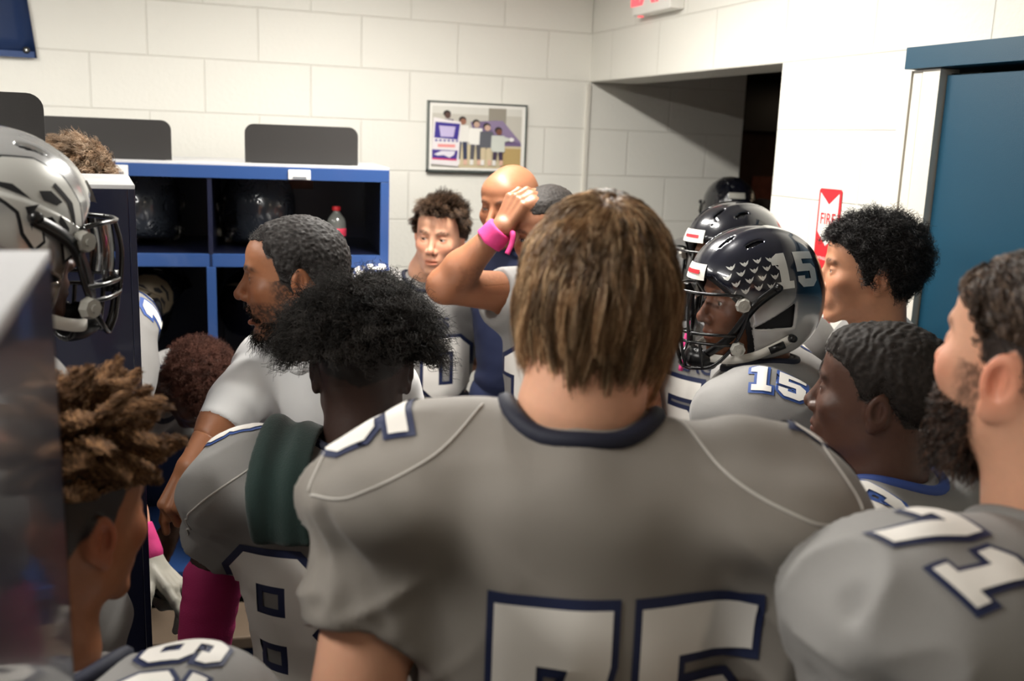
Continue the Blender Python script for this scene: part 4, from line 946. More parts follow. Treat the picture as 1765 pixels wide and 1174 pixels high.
def eagle_decal(C, MM, s, full, root, sg, size=.135, m='silver'):
    O = C+MM@np.array([sg*.1, .0, .062])*s; u = MM@np.array([0, 1.0, -.42]); v = MM@np.array([0, .42, 1.0]); n = MM@np.array([sg*1.0, .35, .45])
    lo_ = lambda l, k=1: [(x*size*s, y*size*s) for x, y in l]
    e = press('eagle_outline', shape_mesh([offset_loop(lo_(EAGLE_L)[::1] if area(lo_(EAGLE_L)) > 0 else lo_(EAGLE_L)[::-1], .004)], .009), O, u, v, n, full, .001, M['liner'], root, .18)
    l = lo_(EAGLE_L); press('eagle_head', shape_mesh([l], .009), O, u, v, n, full, .0018, M[m], e, .18)
    for q in EAGLE_D: press('eagle_line', shape_mesh([lo_(q)], .009), O, u, v, n, full, .0026, M['liner'], e, .18)
def area(l): return sum(l[i-1][0]*l[i][1]-l[i][0]*l[i-1][1] for i in range(len(l)))/2
def ribbon(pts, n, hw, th):
    P = np.array(pts); T = nrm(np.gradient(P, axis=0)); n = nrm(np.broadcast_to(n, P.shape)-T*(T*n).sum(1, keepdims=True)); B = np.cross(T, n); V = []; m = len(P)
    for i in range(m): V += [P[i]-B[i]*hw-n[i]*th, P[i]+B[i]*hw-n[i]*th, P[i]+B[i]*hw+n[i]*th, P[i]-B[i]*hw+n[i]*th]
    F_ = []
    for i in range(m-1):
        for k in range(4): k2 = (k+1) % 4; F_.append((i*4+k, i*4+k2, (i+1)*4+k2, (i+1)*4+k))
    F_ += [(3, 2, 1, 0), ((m-1)*4, (m-1)*4+1, (m-1)*4+2, (m-1)*4+3)]; return np.array(V), F_
# ================================================================ the people
import os
ONLY = os.environ.get('ONLY', ''); ONLY = set(ONLY.split(',')) if ONLY else None
def want(k): return ONLY is None or k in ONLY
SK_PALE = lin(226, 170, 140); SK_TAN = lin(196, 140, 108); SK_MID = lin(158, 104, 74); SK_BROWN = lin(120, 76, 52); SK_DARK = lin(84, 56, 44); SK_DEEP = lin(58, 40, 34)
V3 = lambda *a: np.array(a, float)
def log(k): print('built', k, round(time.time()-T0, 1), flush=True)
# ---- number 75, the big player nearest the camera, seen from behind
if want('75'):
    p = skeleton(at(1030, 517, 1.14), (25, -4, 0), 23, shift=-CR*.014, lean=3, s=1.0, sh=.205, shrug=-.048, neck=.120, arms=dict(l=(at(592, 1300, 1.10), at(640, 1700, 1.05))))
    make_person('big player in grey jersey 75 with wet brown hair, back to the camera', p, dict(wide=1.02), SK_PALE, dict(hair_col=lin(62, 42, 28), flush=1.2, scalp_dark=.8), thick=1.22, neckr=.066)
    cr = [([(-.28, -.13, -.12), (-.24, -.14, -.20), (-.19, -.13, -.26)], .014, .007), ([(-.27, -.12, -.10), (-.20, -.14, -.22)], .010, .006), ([(-.31, -.10, -.13), (-.29, -.12, -.20)], .010, .006),
          ([(-.23, -.02, -.035), (-.29, -.03, -.07)], .012, .007), ([(-.22, .03, -.03), (-.28, .03, -.06)], .014, .006), ([(.28, -.12, -.10), (.24, -.14, -.3)], .012, .007), ([(.31, -.08, -.12), (.27, -.12, -.32)], .010, .007), ([(-.30, -.02, -.10), (-.33, -.04, -.15)], .010, .005)]
    make_jersey(p, 'shaded_jersey', res=.0055, pads=1.04, thick=1.05, creases=cr, wr=.010, seed=3, sleeve=.56, sleeve_r=.088, neckhole=.082, padz=-.103, padr=(.128, .13, .070), sldrop=.02)
    collar(p, neckhole=.082, r=.011)
    nB = -p.F
    number('jersey_number', '75', p.N+p.U*-.303+p.R*.054, p.R, p.U, nB, p.jf, .25, p.jo, gap=.12, edge=.045, white=M['num'], navy=M['num_edge'], x_squeeze=.68)
    for sg, t in ((-1, '75'), (1, '75')):
        n = nrm(p.U*.85+p.R*sg*.45-p.F*.25); u = nrm(p.F*sg); u = nrm(u-n*(u@n)); v = nrm(np.cross(n, u)); number('shoulder_number', t, p.N+p.R*sg*(.225 if sg < 0 else .27)+p.F*(.012 if sg < 0 else .07)-p.U*.05, u, v, n, p.jf, .095, p.jo, gap=.14, edge=.07, white=M['num'], navy=M['num_edge'], cell=.008)
        seam(p, [(sg*.11, -.02, .0), (sg*.16, -.09, -.05), (sg*.235, -.12, -.085), (sg*.285, -.09, -.095)], -p.F*.8+p.U*.6); seam(p, [(sg*.285, -.09, -.095), (sg*.262, -.03, -.05), (sg*.25, .04, -.04)], p.U*.8+p.R*sg*.5)
    trousers(p, thick=1.1)
    wh = V3(.008, -.055, .118)
    def flow(P, Nn, t):
        d = P-wh; d = d-Nn*(d*Nn).sum(1, keepdims=True); return nrm(d)*.9
    HL1 = dict(a=[0, 30, 48, 60, 72, 84, 98, 112, 130, 150, 180], z=[.078, .078, .070, .050, .0, -.01, .012, -.02, -.050, -.075, -.085])
    grow_hair(p, 15000, lambda Q: .066+.062*np.clip((.09-Q[:, 2])/.12, 0, 1), m=13, hl=HL1, lift=(.42, -.05), flow=flow, grav=.75, jitter=.19, curl=.0022, turns=1.2, clumps=300, clump=.75, rad=.00062, col=lin(132, 99, 69), cvar=.6, seed=5, off=.004, tip=lin(204, 172, 134), lenvar=.5, cluster_col=True)
    ev, ef = tube([p.H+p.HM@V3(-.088, -.004, -.035)*1.05+p.HM@V3(0, .006*math.cos(t), .006*math.sin(t)) for t in np.linspace(0, 6.283, 13)[:-1]], .0012, 6, closed=True); place_poly('earring', ev, ef, M['chrome'], p.ob)
    log('75')
# ---- number 8, curly black hair
if want('8'):
    p = skeleton(at(624, 634, 1.66), (14, -6, 0), 22, lean=8, side=-2, s=.98, neck=.120, arms=dict(l=(at(371, 975, 1.74), at(342, 1190, 1.72))))
    make_person('player in grey jersey 8 with big curly black hair, a green towel over the shoulder', p, {}, SK_DEEP, dict(hair_col=(.012, .009, .008), hairline=dict(a=[0, 60, 90, 130, 180], z=[.07, .05, .03, .0, -.02])), neckr=.056)
    cr = [([(-.30, -.08, -.13), (-.24, -.13, -.30), (-.20, -.12, -.45)], .012, .008), ([(-.27, -.11, -.12), (-.15, -.13, -.20)], .010, .003)]
    make_jersey(p, 'grey_jersey', creases=cr, seed=8, wr=.006, pads=1.0, sleeve=.68, thick=.98)
    collar(p)
    number('jersey_number', '88', p.N+p.U*-.285-p.R*.018, p.R, p.U, -p.F, p.jf, .24, p.jo, gap=.13, edge=.05, white=M['num'], navy=M['num_edge'])
    n = nrm(p.U*.9-p.R*.45); u = -p.F; v = nrm(np.cross(n, u)); number('shoulder_number', '88', p.N-p.R*.185-p.U*.03+p.F*.05, u, v, n, p.jf, .1, p.jo, gap=.14, edge=.06, white=M['num'], navy=M['num_blue'], cell=.008)
    seam(p, [(-.11, -.02, .0), (-.16, -.09, -.05), (-.235, -.12, -.095), (-.285, -.09, -.11)], -p.F*.8+p.U*.6)
    trousers(p)
    a, b = p.EL['l'], p.WR['l']; fs = lambda P: cap(P, a+(b-a)*.10, b, .052, .040)+noise(P*np.array([30, 30, 70]))*.0016
    lo, hi = bnd([a, b], .07); V, Q = nets(fs, lo, hi, .005); place('arm_sleeve', V, Q, M['pink_dark'], p.ob)
    wf = V3(0, -.01, .06)
    reg = lambda Q: Q[:, 2] > .022+.01*(Q[:, 1] < -.05)
    fl = lambda P, Nn, t: nrm(P*np.array([1.0, .8, 0])+1e-6)*(.12+.25*t)
    grow_hair(p, 9500, lambda Q: .062+.012*np.clip(np.abs(Q[:, 0])/.07, 0, 1), m=22, hl=dict(a=[0, 180], z=[.03, .012]), region=reg, lift=(1.2, .45), flow=fl, grav=.30, jitter=.30, curl=.0046, turns=3.2, clumps=520, clump=.62, rad=.0008, col=(.022, .019, .017), cvar=.8, mat_='hair_dry', seed=11, off=.002, lenvar=.4, cluster_col=True)
    # towel
    log('8')
    def tw(P):
        L = (P-p.N)@p.BM/p.s; j = p.jf(P.astype(np.float32)); x = L[:, 0]+.105-.10*np.clip(-L[:, 2]-.05, 0, .4); fold = .003*np.sin(L[:, 0]*130)
        return smax(smax(np.abs(j-.010)-.008-fold, np.abs(x)-.050, .01), np.maximum(-(L[:, 2]+.145), L[:, 2]-.1), .01)
    lo, hi = bnd([p.N+p.BM@V3(a_, b_, c_) for a_ in (-.26, -.05) for b_ in (-.2, .2) for c_ in (-.27, .06)], .03); V, Q = nets(tw, lo, hi, .005)
    tag(place('towel', V, Q, M['green_cloth'], origin=V.mean(0)), 'dark green knit towel draped over the shoulder of jersey 8', 'towel')
# ---- the coach in white
if want('coach'):
    p = skeleton(at(504, 478, 2.1), (-80, -5, 3), -128, shift=CR*.055-np.array([0, 0, .025]), lean=14, s=1.0, sh=.165, neck=.120, nfwd=-.02, arms=dict(r=(at(402, 700, 2.04), at(330, 805, 1.93))))
    hd = hand_caps(p.WR['r'], at(306, 862, 1.90)-p.WR['r'], CF*.8-CU*.1+CR*.3, -1, curl=(70, 85, 60), thumb=20, s=.95)
    make_person('shouting man in a white pullover with short greying hair and goatee, facing left', p, dict(mouth=.014, nose=1.1, lip=1.2, brow=1.3, lid=.7, jaw=.003, ear=1.0), lin(158, 104, 72), dict(hair_col=(.02, .016, .014), stubble=.85, flush=.3, brow=1.0, gaze=(-.1, 1, 0), hairline=dict(a=[0, 25, 38, 48, 56, 66, 84, 98, 112, 130, 150, 180], z=[.088, .088, .084, .050, .040, -.01, -.03, .02, .0, -.03, -.04, -.05])), thick=1.05, hands=dict(r=hd), fine=((p.WR['r']+nrm(hd[0][1]-p.WR['r'])*.05, .12, .0035),), head_res=.0022)
    HLc = dict(a=[0, 25, 38, 48, 56, 66, 84, 98, 112, 130, 150, 180], z=[.084, .084, .082, .056, .048, .0, -.01, .024, .0, -.03, -.05, -.06])
    hair_cap(p, .011, col=(.022, .019, .018), hl=HLc, amp=.0022, freq=210, grey=.05)
    grow_hair(p, 5200, .011, m=7, hl=HLc, lift=(1, .3), grav=0, jitter=.8, curl=.0018, turns=1.4, rad=.0006, col=(.06, .054, .05), cvar=.9, mat_='hair', seed=21, tip=(.10, .095, .09), keep_out=False, name='hair_curls')
    def bm0(Q): return ((Q[:, 2] < -.050) & (Q[:, 1] > .0) & (Q[:, 2] > -.15) & ~((np.abs(Q[:, 0]) < .021) & (np.abs(Q[:, 2]+.078) < .020) & (Q[:, 1] > .075))) & ((np.abs(Q[:, 0]) < .030) | (Q[:, 2] < -.085+.5*(Q[:, 1] < .04)*.05))
    grow_hair(p, 7000, lambda Q: .007+.030*np.clip((.024-np.abs(Q[:, 0]))/.02, 0, 1)*np.clip((-.10-Q[:, 2])/.02, 0, 1), m=8, hl=dict(a=[0, 180], z=[-.3, -.3]), region=bm0, lift=(.7, .2), grav=.5, jitter=.5, curl=.0018, turns=1.6, clumps=700, clump=.3, rad=.0008, col=(.016, .013, .011), cvar=.6, seed=22, keep_out=False, name='beard', mat_='hair_dry')
    cr = [([(.13, .08, -.10), (.10, .11, -.30)], .012, .006), ([(-.02, .11, -.16), (-.05, .12, -.36)], .012, .004), ([(.20, .02, -.14), (.17, .09, -.28)], .010, .008)]
    make_jersey(p, 'white_cloth', name='pullover', res=.0055, pads=0, thick=1.12, creases=cr, seed=21, wr=.006, sleeve=1.2, sl=dict(r=1.36, l=1.3), sleeve_r=.066, neckhole=.066, gut=.01)
    collar(p, 'white_cloth', neckhole=.066, r=.011)
    k = .021; O = p.N+p.R*.045-p.U*.085
    lg = bmesh.new()
    bm = shape_mesh([[(-.020, .016), (-.012, .022), (.006, .020), (.020, .010), (.024, -.004), (.016, -.014), (.012, -.024), (-.008, -.022), (-.010, -.008), (-.018, .002)]], .008); press('eagle_emblem', bm, p.N-p.R*.062-p.U*.165, -p.R, p.U, p.F, p.jf, .0012, M['num_edge'], p.jo)
    bm = shape_mesh([[(-.008, .012), (.008, .008), (.004, .002), (-.006, .004)]], .008); press('emblem_eye', bm, p.N-p.R*.062-p.U*.165, -p.R, p.U, p.F, p.jf, .0022, M['num'], p.jo)
    bm = shape_mesh([[(-.011, .010), (-.007, .010), (-.003, .002), (.003, .002), (.007, .010), (.011, .010), (.005, 0), (.011, -.010), (.007, -.010), (.003, -.002), (-.003, -.002), (-.007, -.010), (-.011, -.010), (-.005, 0)]], .01); press('chest_mark', bm, p.N+p.R*.075-p.U*.115, -p.R, p.U, p.F, p.jf, .0012, M['num_edge'], p.jo)
    trousers(p, 'cream_cloth'); log('coach')
# ---- bent-over player between the lockers
if want('bent'):
    H = at(341, 668, 2.75)
    p = skeleton(H, (150, -62, 0), 128, lean=66, s=.98, neck=.120)
    for k in 'lr': p.EL[k] = p.SH[k]+V3(.0, -.02, -.28)+p.G[:, 1]*.03; p.WR[k] = p.EL[k]+V3(0, 0, -.20)+p.G[:, 1]*-.12
    make_person('player with reddish-brown curly hair bending down between coach and lockers', p, {}, SK_DARK, dict(hair_col=lin(62, 38, 32)), head_res=.004)
    make_jersey(p, 'grey_jersey', res=.008, seed=4, pads=.92, sleeve=.6); collar(p, 'navy_collar')
    grow_hair(p, 5200, .034, m=14, lift=(1, .8), grav=.0, jitter=.5, curl=.0036, turns=2.4, clumps=500, clump=.5, rad=.0009, col=lin(88, 56, 46), cvar=.5, mat_='hair_dry', seed=31, hl=dict(a=[0, 60, 90, 180], z=[.06, .03, .0, -.06]), keep_out=False, cluster_col=True)
    trousers(p); log('bent')
# ---- brown-haired player with white gloves behind the locker end
if want('gloves'):
    p = skeleton(at(134, 332, 2.45), (150, -18, 0), 165, shift=-CR*.035-np.array([0, 0, .17]), lean=14, s=.98, sh=.16, arms=dict(l=(at(205, 850, 2.32), at(258, 968, 2.30))))
    hd = hand_caps(p.WR['l'], at(312, 1025, 2.27)-p.WR['l'], -CU*.7-CR*.3, -1, each=[(2, 8, 6), (22, 28, 20), (62, 70, 40), (70, 70, 40)], thumb=48, spread=9)
    make_person('player with tousled light brown hair and white gloves behind the middle locker end', p, {}, SK_PALE, dict(hair_col=lin(110, 84, 62)), hands=dict(l=hd), head_res=.004)
    make_jersey(p, 'grey_jersey', seed=14, pads=.80, thick=.95, res=.0075, wr=.006, sleeve=.6); collar(p, 'navy_collar')
    for sg in (-1, 1): n = nrm(p.R*sg+p.U*.55+p.F*.2); u = nrm(p.F*sg); number('shoulder_number', '10', p.N+p.R*sg*.20-p.U*.06, u, nrm(np.cross(n, u)), n, p.jf, .11, p.jo, edge=.08, white=M['num'], navy=M['num_blue'], cell=.01)
    fg = lambda P: np.minimum.reduce([smin(cap(P, hd[0][0], hd[0][1], .02, .017), cap(P, hd[0][0], hd[0][1], .02, .017), .01)]+[cap(P, c[0], c[1], c[2]+.0022, c[3]+.0022) for c in hd])
    def fg(P):
        h = None
        for c in hd: q = cap(P, c[0], c[1], c[2]+.0024, c[3]+.0024); h = q if h is None else smin(h, q, .006)
        dd = nrm(p.WR['l']-p.EL['l']); return smin(h, cap(P, p.WR['l']-dd*.02, p.WR['l']+dd*.02, .034, .032), .01)
    lo, hi = bnd([c[1] for c in hd]+[p.WR['l']], .06); V, Q = nets(fg, lo, hi, .003); place('glove', V, Q, M['glove'], p.ob)
    dd = nrm(p.WR['l']-p.EL['l']); fw = lambda P: smax(cap(P, p.WR['l']-dd*.085, p.WR['l']-dd*.02, .041, .038), -((P-(p.WR['l']-dd*.085))@dd), .004)+noise(P*60)*.001
    lo, hi = bnd([p.WR['l']-dd*.08, p.WR['l']], .06); V, Q = nets(fw, lo, hi, .004); place('wristband', V, Q, M['pink'], p.ob)
    grow_hair(p, 6000, .050, m=10, lift=(.8, .25), flow=lambda P, Nn, t: V3(.5, .4, .0)[None], grav=.1, jitter=.3, curl=.003, turns=1.3, clumps=260, clump=.6, rad=.0009, col=lin(146, 118, 92), cvar=.5, seed=41, tip=lin(196, 172, 146), cluster_col=True)
    trousers(p); log('gloves')
# ---- young man against the wall
if want('wallboy'):
    p = skeleton(at(757, 408, 3.2), (-150, -5, -3), -158, shift=-CR*.04, lean=2, s=.98, sh=.165, neck=.120)
    p.EL['l'] = p.SH['l']-p.U*.25-p.F*.13-p.R*.02; p.WR['l'] = p.EL['l']-p.U*.12-p.F*.05+p.R*.19
    make_person('pale dark-haired boy in grey jersey facing the camera, by the white block wall', p, dict(nose=1.0, lip=1.1, brow=1.1, lid=.85, wide=.97), SK_PALE, dict(hair_col=lin(44, 32, 26), flush=.9, gaze=(.25, 1, -.05)), head_res=.0022)
    make_jersey(p, 'grey_jersey', seed=24, pads=.80, wr=.006, thick=.86, sleeve=.6, padr=(.12, .13, .07)); collar(p, 'navy_collar')
    number('jersey_number', '10', p.N-p.U*.30, -p.R, p.U, p.F, p.jf, .2, p.jo, edge=.055, white=M['num'], navy=M['num_edge'], cell=.015)
    bm = text_bm('EAGLES', .052, .012, bold=.001); press('team_name', bm, p.N-p.U*.155, -p.R, p.U, p.F, p.jf, .0015, M['num_edge'], p.jo)
    for sg in (-1, 1): n = nrm(p.R*sg*.5+p.U*.9+p.F*.3); u = nrm(np.cross(p.F*.8+p.R*sg*.4, n)*-1); u = nrm(-p.R+p.F*sg*-.3); number('shoulder_number', '10', p.N+p.R*sg*.175-p.U*.03, u, nrm(np.cross(n, u)), n, p.jf, .085, p.jo, edge=.08, white=M['num'], navy=M['num_blue'], cell=.01)
    grow_hair(p, 6500, lambda Q: .022+.032*np.clip(Q[:, 2]/.1, 0, 1), m=10, lift=(.9, .3), flow=lambda P, Nn, t: V3(-.25, .55, 0)[None], grav=.05, jitter=.3, curl=.003, turns=1.2, clumps=260, clump=.6, rad=.0009, col=lin(60, 46, 36), cvar=.5, seed=51, tip=lin(116, 92, 72), cluster_col=True)
    trousers(p); log('wallboy')
# ---- bald man in navy
if want('bald'):
    p = skeleton(at(878, 356, 2.95), (-128, -8, 0), -140, shift=CR*.05, sh=.155, lean=2, s=1.0, neck=.120)
    p.EL['r'] = p.SH['r']-p.U*.27-p.F*.10-p.R*.0; p.WR['r'] = p.EL['r']-p.U*.14-p.F*.02-p.R*.17
    make_person('bald man in navy clothes beneath the framed picture, looking down to the left', p, dict(nose=1.1, lip=1.1, lid=.6), SK_MID, dict(hair_col=(.02, .015, .012), scalp=.12, stubble=.35, gaze=(0, 1, -.4)), head_res=.0024, thick=1.05)
    make_jersey(p, 'navy_cloth', name='jacket', seed=34, pads=0, thick=1.02, wr=.006, sleeve=1.85, sleeve_r=.062, neckhole=.068, res=.0075, hem=-.62); collar(p, 'navy_cloth', neckhole=.066, r=.012)
    trousers(p); log('bald')
# ---- player with his arm raised
if want('arm'):
    p = skeleton(at(942, 405, 2.6), (-135, -10, 0), -142, shift=CR*.055, sh=.16, lean=2, s=1.0, neck=.120, arms=dict(r=(at(766, 493, 2.58), at(866, 392, 2.52))), shrug=.0)
    hd = hand_caps(p.WR['r'], at(896, 335, 2.52)-p.WR['r'], at(950, 380, 2.62)-at(895, 350, 2.5), 1, curl=(40, 45, 30), thumb=25, s=.92)
    make_person('player in grey jersey 19 resting his raised hand on his head, pink wristband', p, dict(nose=1.1, lip=1.3), SK_TAN if False else SK_MID, dict(hair_col=(.016, .012, .010), stubble=.3), thick=1.12, hands=dict(r=hd), body_res=.006, fine=((at(895, 355, 2.52), .125, .0034),))
    make_jersey(p, 'grey_jersey', seed=44, pads=.80, thick=.95, wr=.006, sl=dict(r=.25)); collar(p, 'navy_collar')
    number('jersey_number', '19', p.N-p.U*.30, -p.R, p.U, p.F, p.jf, .22, p.jo, edge=.055, white=M['num'], navy=M['num_edge'], cell=.015)
    bm = text_bm('EAGLES', .052, .012, bold=.001); press('team_name', bm, p.N-p.U*.15, -p.R, p.U, p.F, p.jf, .0015, M['num_edge'], p.jo)
    dd = nrm(p.WR['r']-p.EL['r']); fw = lambda P: smax(smax(cap(P, p.WR['r']-dd*.06, p.WR['r']-dd*.005, .040, .036), -((P-(p.WR['r']-dd*.052))@dd), .004), ((P-(p.WR['r']-dd*.005))@dd), .004)+noise(P*50)*.0016
    lo, hi = bnd([p.WR['r']-dd*.06, p.WR['r']], .06); V, Q = nets(fw, lo, hi, .0035); wb = place('wristband', V, Q, M['pink'], p.ob)
    v, f = tube(spline([p.WR['r']-dd*.03+CR*.035, at(884, 402, 2.50), at(882, 420, 2.50), at(874, 438, 2.50)], 6), .007, 8); place_poly('wristband_tail', v, f, M['pink'], wb)
    hair_cap(p, .009, col=(.022, .018, .016), hl=dict(a=[0, 25, 38, 48, 56, 66, 84, 98, 112, 130, 150, 180], z=[.074, .074, .074, .056, .048, .0, -.01, .024, .0, -.03, -.05, -.06]), amp=.0012)
    trousers(p); log('arm')
# ---- helmeted player 15
if want('15'):
    C = at(1291, 519, 2.1); p = skeleton(C, (-84, -3, 0), -52, lean=4, s=.98, neck=.120)
    make_person('helmeted player in grey jersey 15 standing in profile, facing left', p, {}, SK_BROWN, dict(hair_col=(.016, .012, .010)), thick=1.0)
    make_helmet('glossy navy and silver football helmet with silver number 15 on its side', C, (-84, -3, 0), 1.0, 'fade', res=.003, visor=True, number_txt='15', stickers=True)
    make_jersey(p, 'grey_jersey', seed=54, pads=1.0, wr=.006, creases=[([(-.10, .06, -.03), (-.24, .02, -.10)], .012, .006), ([(-.30, .02, -.12), (-.2, .1, -.2)], .012, .008)]); collar(p, 'navy_collar')
    for sg in (-1, 1): n = nrm(p.R*sg*.7+p.U*.75); u = nrm(p.F*sg); number('shoulder_number', '15', p.N+p.R*sg*.20-p.U*.045-p.F*.045, u, nrm(np.cross(n, u)), n, p.jf, .068, p.jo, edge=.08, white=M['num'], navy=M['num_blue'], cell=.008)
    number('jersey_number', '15', p.N-p.U*.30, -p.R, p.U, p.F, p.jf, .2, p.jo, edge=.055, white=M['num'], navy=M['num_edge'], cell=.015)
    bm = shape_mesh([[(-.013, .012), (-.008, .012), (-.003, .003), (.003, .003), (.008, .012), (.013, .012), (.006, 0), (.013, -.012), (.008, -.012), (.003, -.003), (-.003, -.003), (-.008, -.012), (-.013, -.012), (-.006, 0)]], .01); press('chest_mark', bm, p.N-p.R*.10-p.U*.03+p.F*.05, nrm(p.R*-.8-p.F*.5), p.U, nrm(p.F-p.R*.6+p.U*.5), p.jf, .0012, M['num'], p.jo)
    trousers(p); log('15')
# ---- helmeted player just behind him
if want('back'):
    C = at(1258, 452, 2.62); p = skeleton(C, (-96, 0, 0), -128, lean=2, s=1.0, neck=.120)
    make_person('helmeted player in grey jersey 50 standing behind the helmet marked 15', p, {}, SK_BROWN, dict(hair_col=(.016, .012, .010)), head_res=.004)
    make_helmet('shiny navy football helmet half hidden behind the helmet marked 15', C, (-96, 0, 0), 1.0, 'dark', res=.004, stickers=True)
    make_jersey(p, 'grey_jersey', seed=64, pads=.95, wr=.006); collar(p, 'navy_collar')
    number('jersey_number', '50', p.N-p.U*.30, -p.R, p.U, p.F, p.jf, .22, p.jo, edge=.055, white=M['num'], navy=M['num_edge'], cell=.015)
    bm = text_bm('EAGLES', .052, .012, bold=.001); press('team_name', bm, p.N-p.U*.15, -p.R, p.U, p.F, p.jf, .0015, M['num_edge'], p.jo)
    v, f = tube(spline([C+p.HM@V3(-.03, .13, -.12), C+p.HM@V3(-.02, .14, -.20), C+p.HM@V3(-.02, .15, -.28)], 6), .006, 6); place_poly('mouthguard_strap', v, f, M['pink'], p.ob)
    trousers(p); log('back')
# ---- two in the corridor
if want('corr'):
    C = at(1255, 368, 4.35); p = skeleton(C, (20, 0, 0), 20, s=1.0)
    make_person('player in a dark helmet walking away inside the dark corridor opening', p, {}, SK_DARK, dict(), head_res=.006, body_res=.012)
    make_helmet('small dark football helmet seen from behind in the corridor opening', C, (20, 0, 0), 1.0, 'dark', res=.005, back_plate=True)
    make_jersey(p, 'grey_jersey', seed=74, res=.01); trousers(p, res=.014)
    p = skeleton(at(1312, 392, 4.5), (40, 0, 0), 40, s=.96)
    make_person('dark-haired player in the corridor, beside the dark helmet', p, {}, SK_DARK, dict(hair_col=(.02, .014, .012)), head_res=.006, body_res=.012)
    hair_cap(p, .016, col=(.02, .014, .012), amp=.003, freq=100, res=.004, amp2=.003); make_jersey(p, 'grey_jersey', seed=84, res=.01); trousers(p, res=.014); log('corr')
# ---- black curly hair, right
if want('curly'):
    p = skeleton(at(1497, 470, 2.25), (-57, -2, 0), -50, lean=2, s=1.0, neck=.120)
    make_person('player with tight black curls in profile under the fire sign, facing left', p, dict(nose=1.0, lip=1.5, brow=1.0, lid=.7), SK_TAN, dict(hair_col=(.012, .010, .010), flush=.4, gaze=(.0, 1, -.05)), head_res=.0022)
    make_jersey(p, 'grey_jersey', seed=94, pads=.95, wr=.006); collar(p, 'navy_collar')
    HL = dict(a=[0, 30, 48, 60, 72, 84, 96, 104, 116, 135, 150, 180], z=[.070, .068, .050, .020, -.022, -.02, .018, .0, -.03, -.06, -.08, -.085])
    hair_cap(p, .012, col=(.012, .010, .010), hl=HL, amp=.004, freq=90, name='hair')
    grow_hair(p, 6000, lambda Q: .030+.010*np.clip(Q[:, 2]/.1, 0, 1), m=14, hl=HL, lift=(1, .4), grav=.0, jitter=.6, curl=.0050, turns=2.0, clumps=520, clump=.6, rad=.0009, col=(.014, .012, .012), cvar=.6, seed=61, keep_out=False, name='hair_curls', cluster_col=True)
    trousers(p); log('curly')
# ---- dark-skinned boy with waves
if want('waves'):
    p = skeleton(at(1512, 684, 1.62), (-38, 2, 0), -28, lean=4, s=.98, neck=.120)
    make_person('dark-skinned boy with short wavy hair and a royal blue collar, facing left', p, dict(nose=.9, lip=1.5, lid=.6, cheek=.004), SK_DARK, dict(hair_col=(.014, .011, .010), flush=.2), neckr=.060, head_res=.0022)
    HL = dict(a=[0, 30, 48, 60, 72, 84, 96, 104, 116, 135, 150, 180], z=[.070, .068, .058, .040, .010, .0, .026, .010, -.01, -.035, -.050, -.06])
    hair_cap(p, .010, col=(.020, .016, .014), hl=HL, amp=.0016, freq=170, shape=lambda L: (.0009*np.sin(L[:, 1]*330+noise(L*38)*6)*np.clip((L[:, 2]-.03)/.03, 0, 1)+.004*np.clip((L[:, 1]-.0)/.08, 0, 1)).astype(np.float32))
    grow_hair(p, 6500, .011, m=7, hl=HL, lift=(1, .2), grav=.0, jitter=.8, curl=.0018, turns=1.3, rad=.00055, col=(.028, .022, .018), cvar=.8, seed=71, keep_out=False, name='hair_curls')
    make_jersey(p, 'grey_jersey', seed=104, pads=.95, wr=.006, neckhole=.086); collar(p, 'royal_cloth', neckhole=.086, r=.010)
    n = nrm(p.U*.75-p.R*.6-p.F*.1); u = -p.F; number('shoulder_number', '86', p.N-p.R*.185-p.U*.03, u, nrm(np.cross(n, u)), n, p.jf, .115, p.jo, edge=.07, white=M['num'], navy=M['num_blue'], cell=.008)
    number('jersey_number', '86', p.N+p.U*-.36, p.R, p.U, -p.F, p.jf, .25, p.jo, gap=.13, edge=.05, white=M['num'], navy=M['num_blue'], cell=.015)
    trousers(p); log('waves')
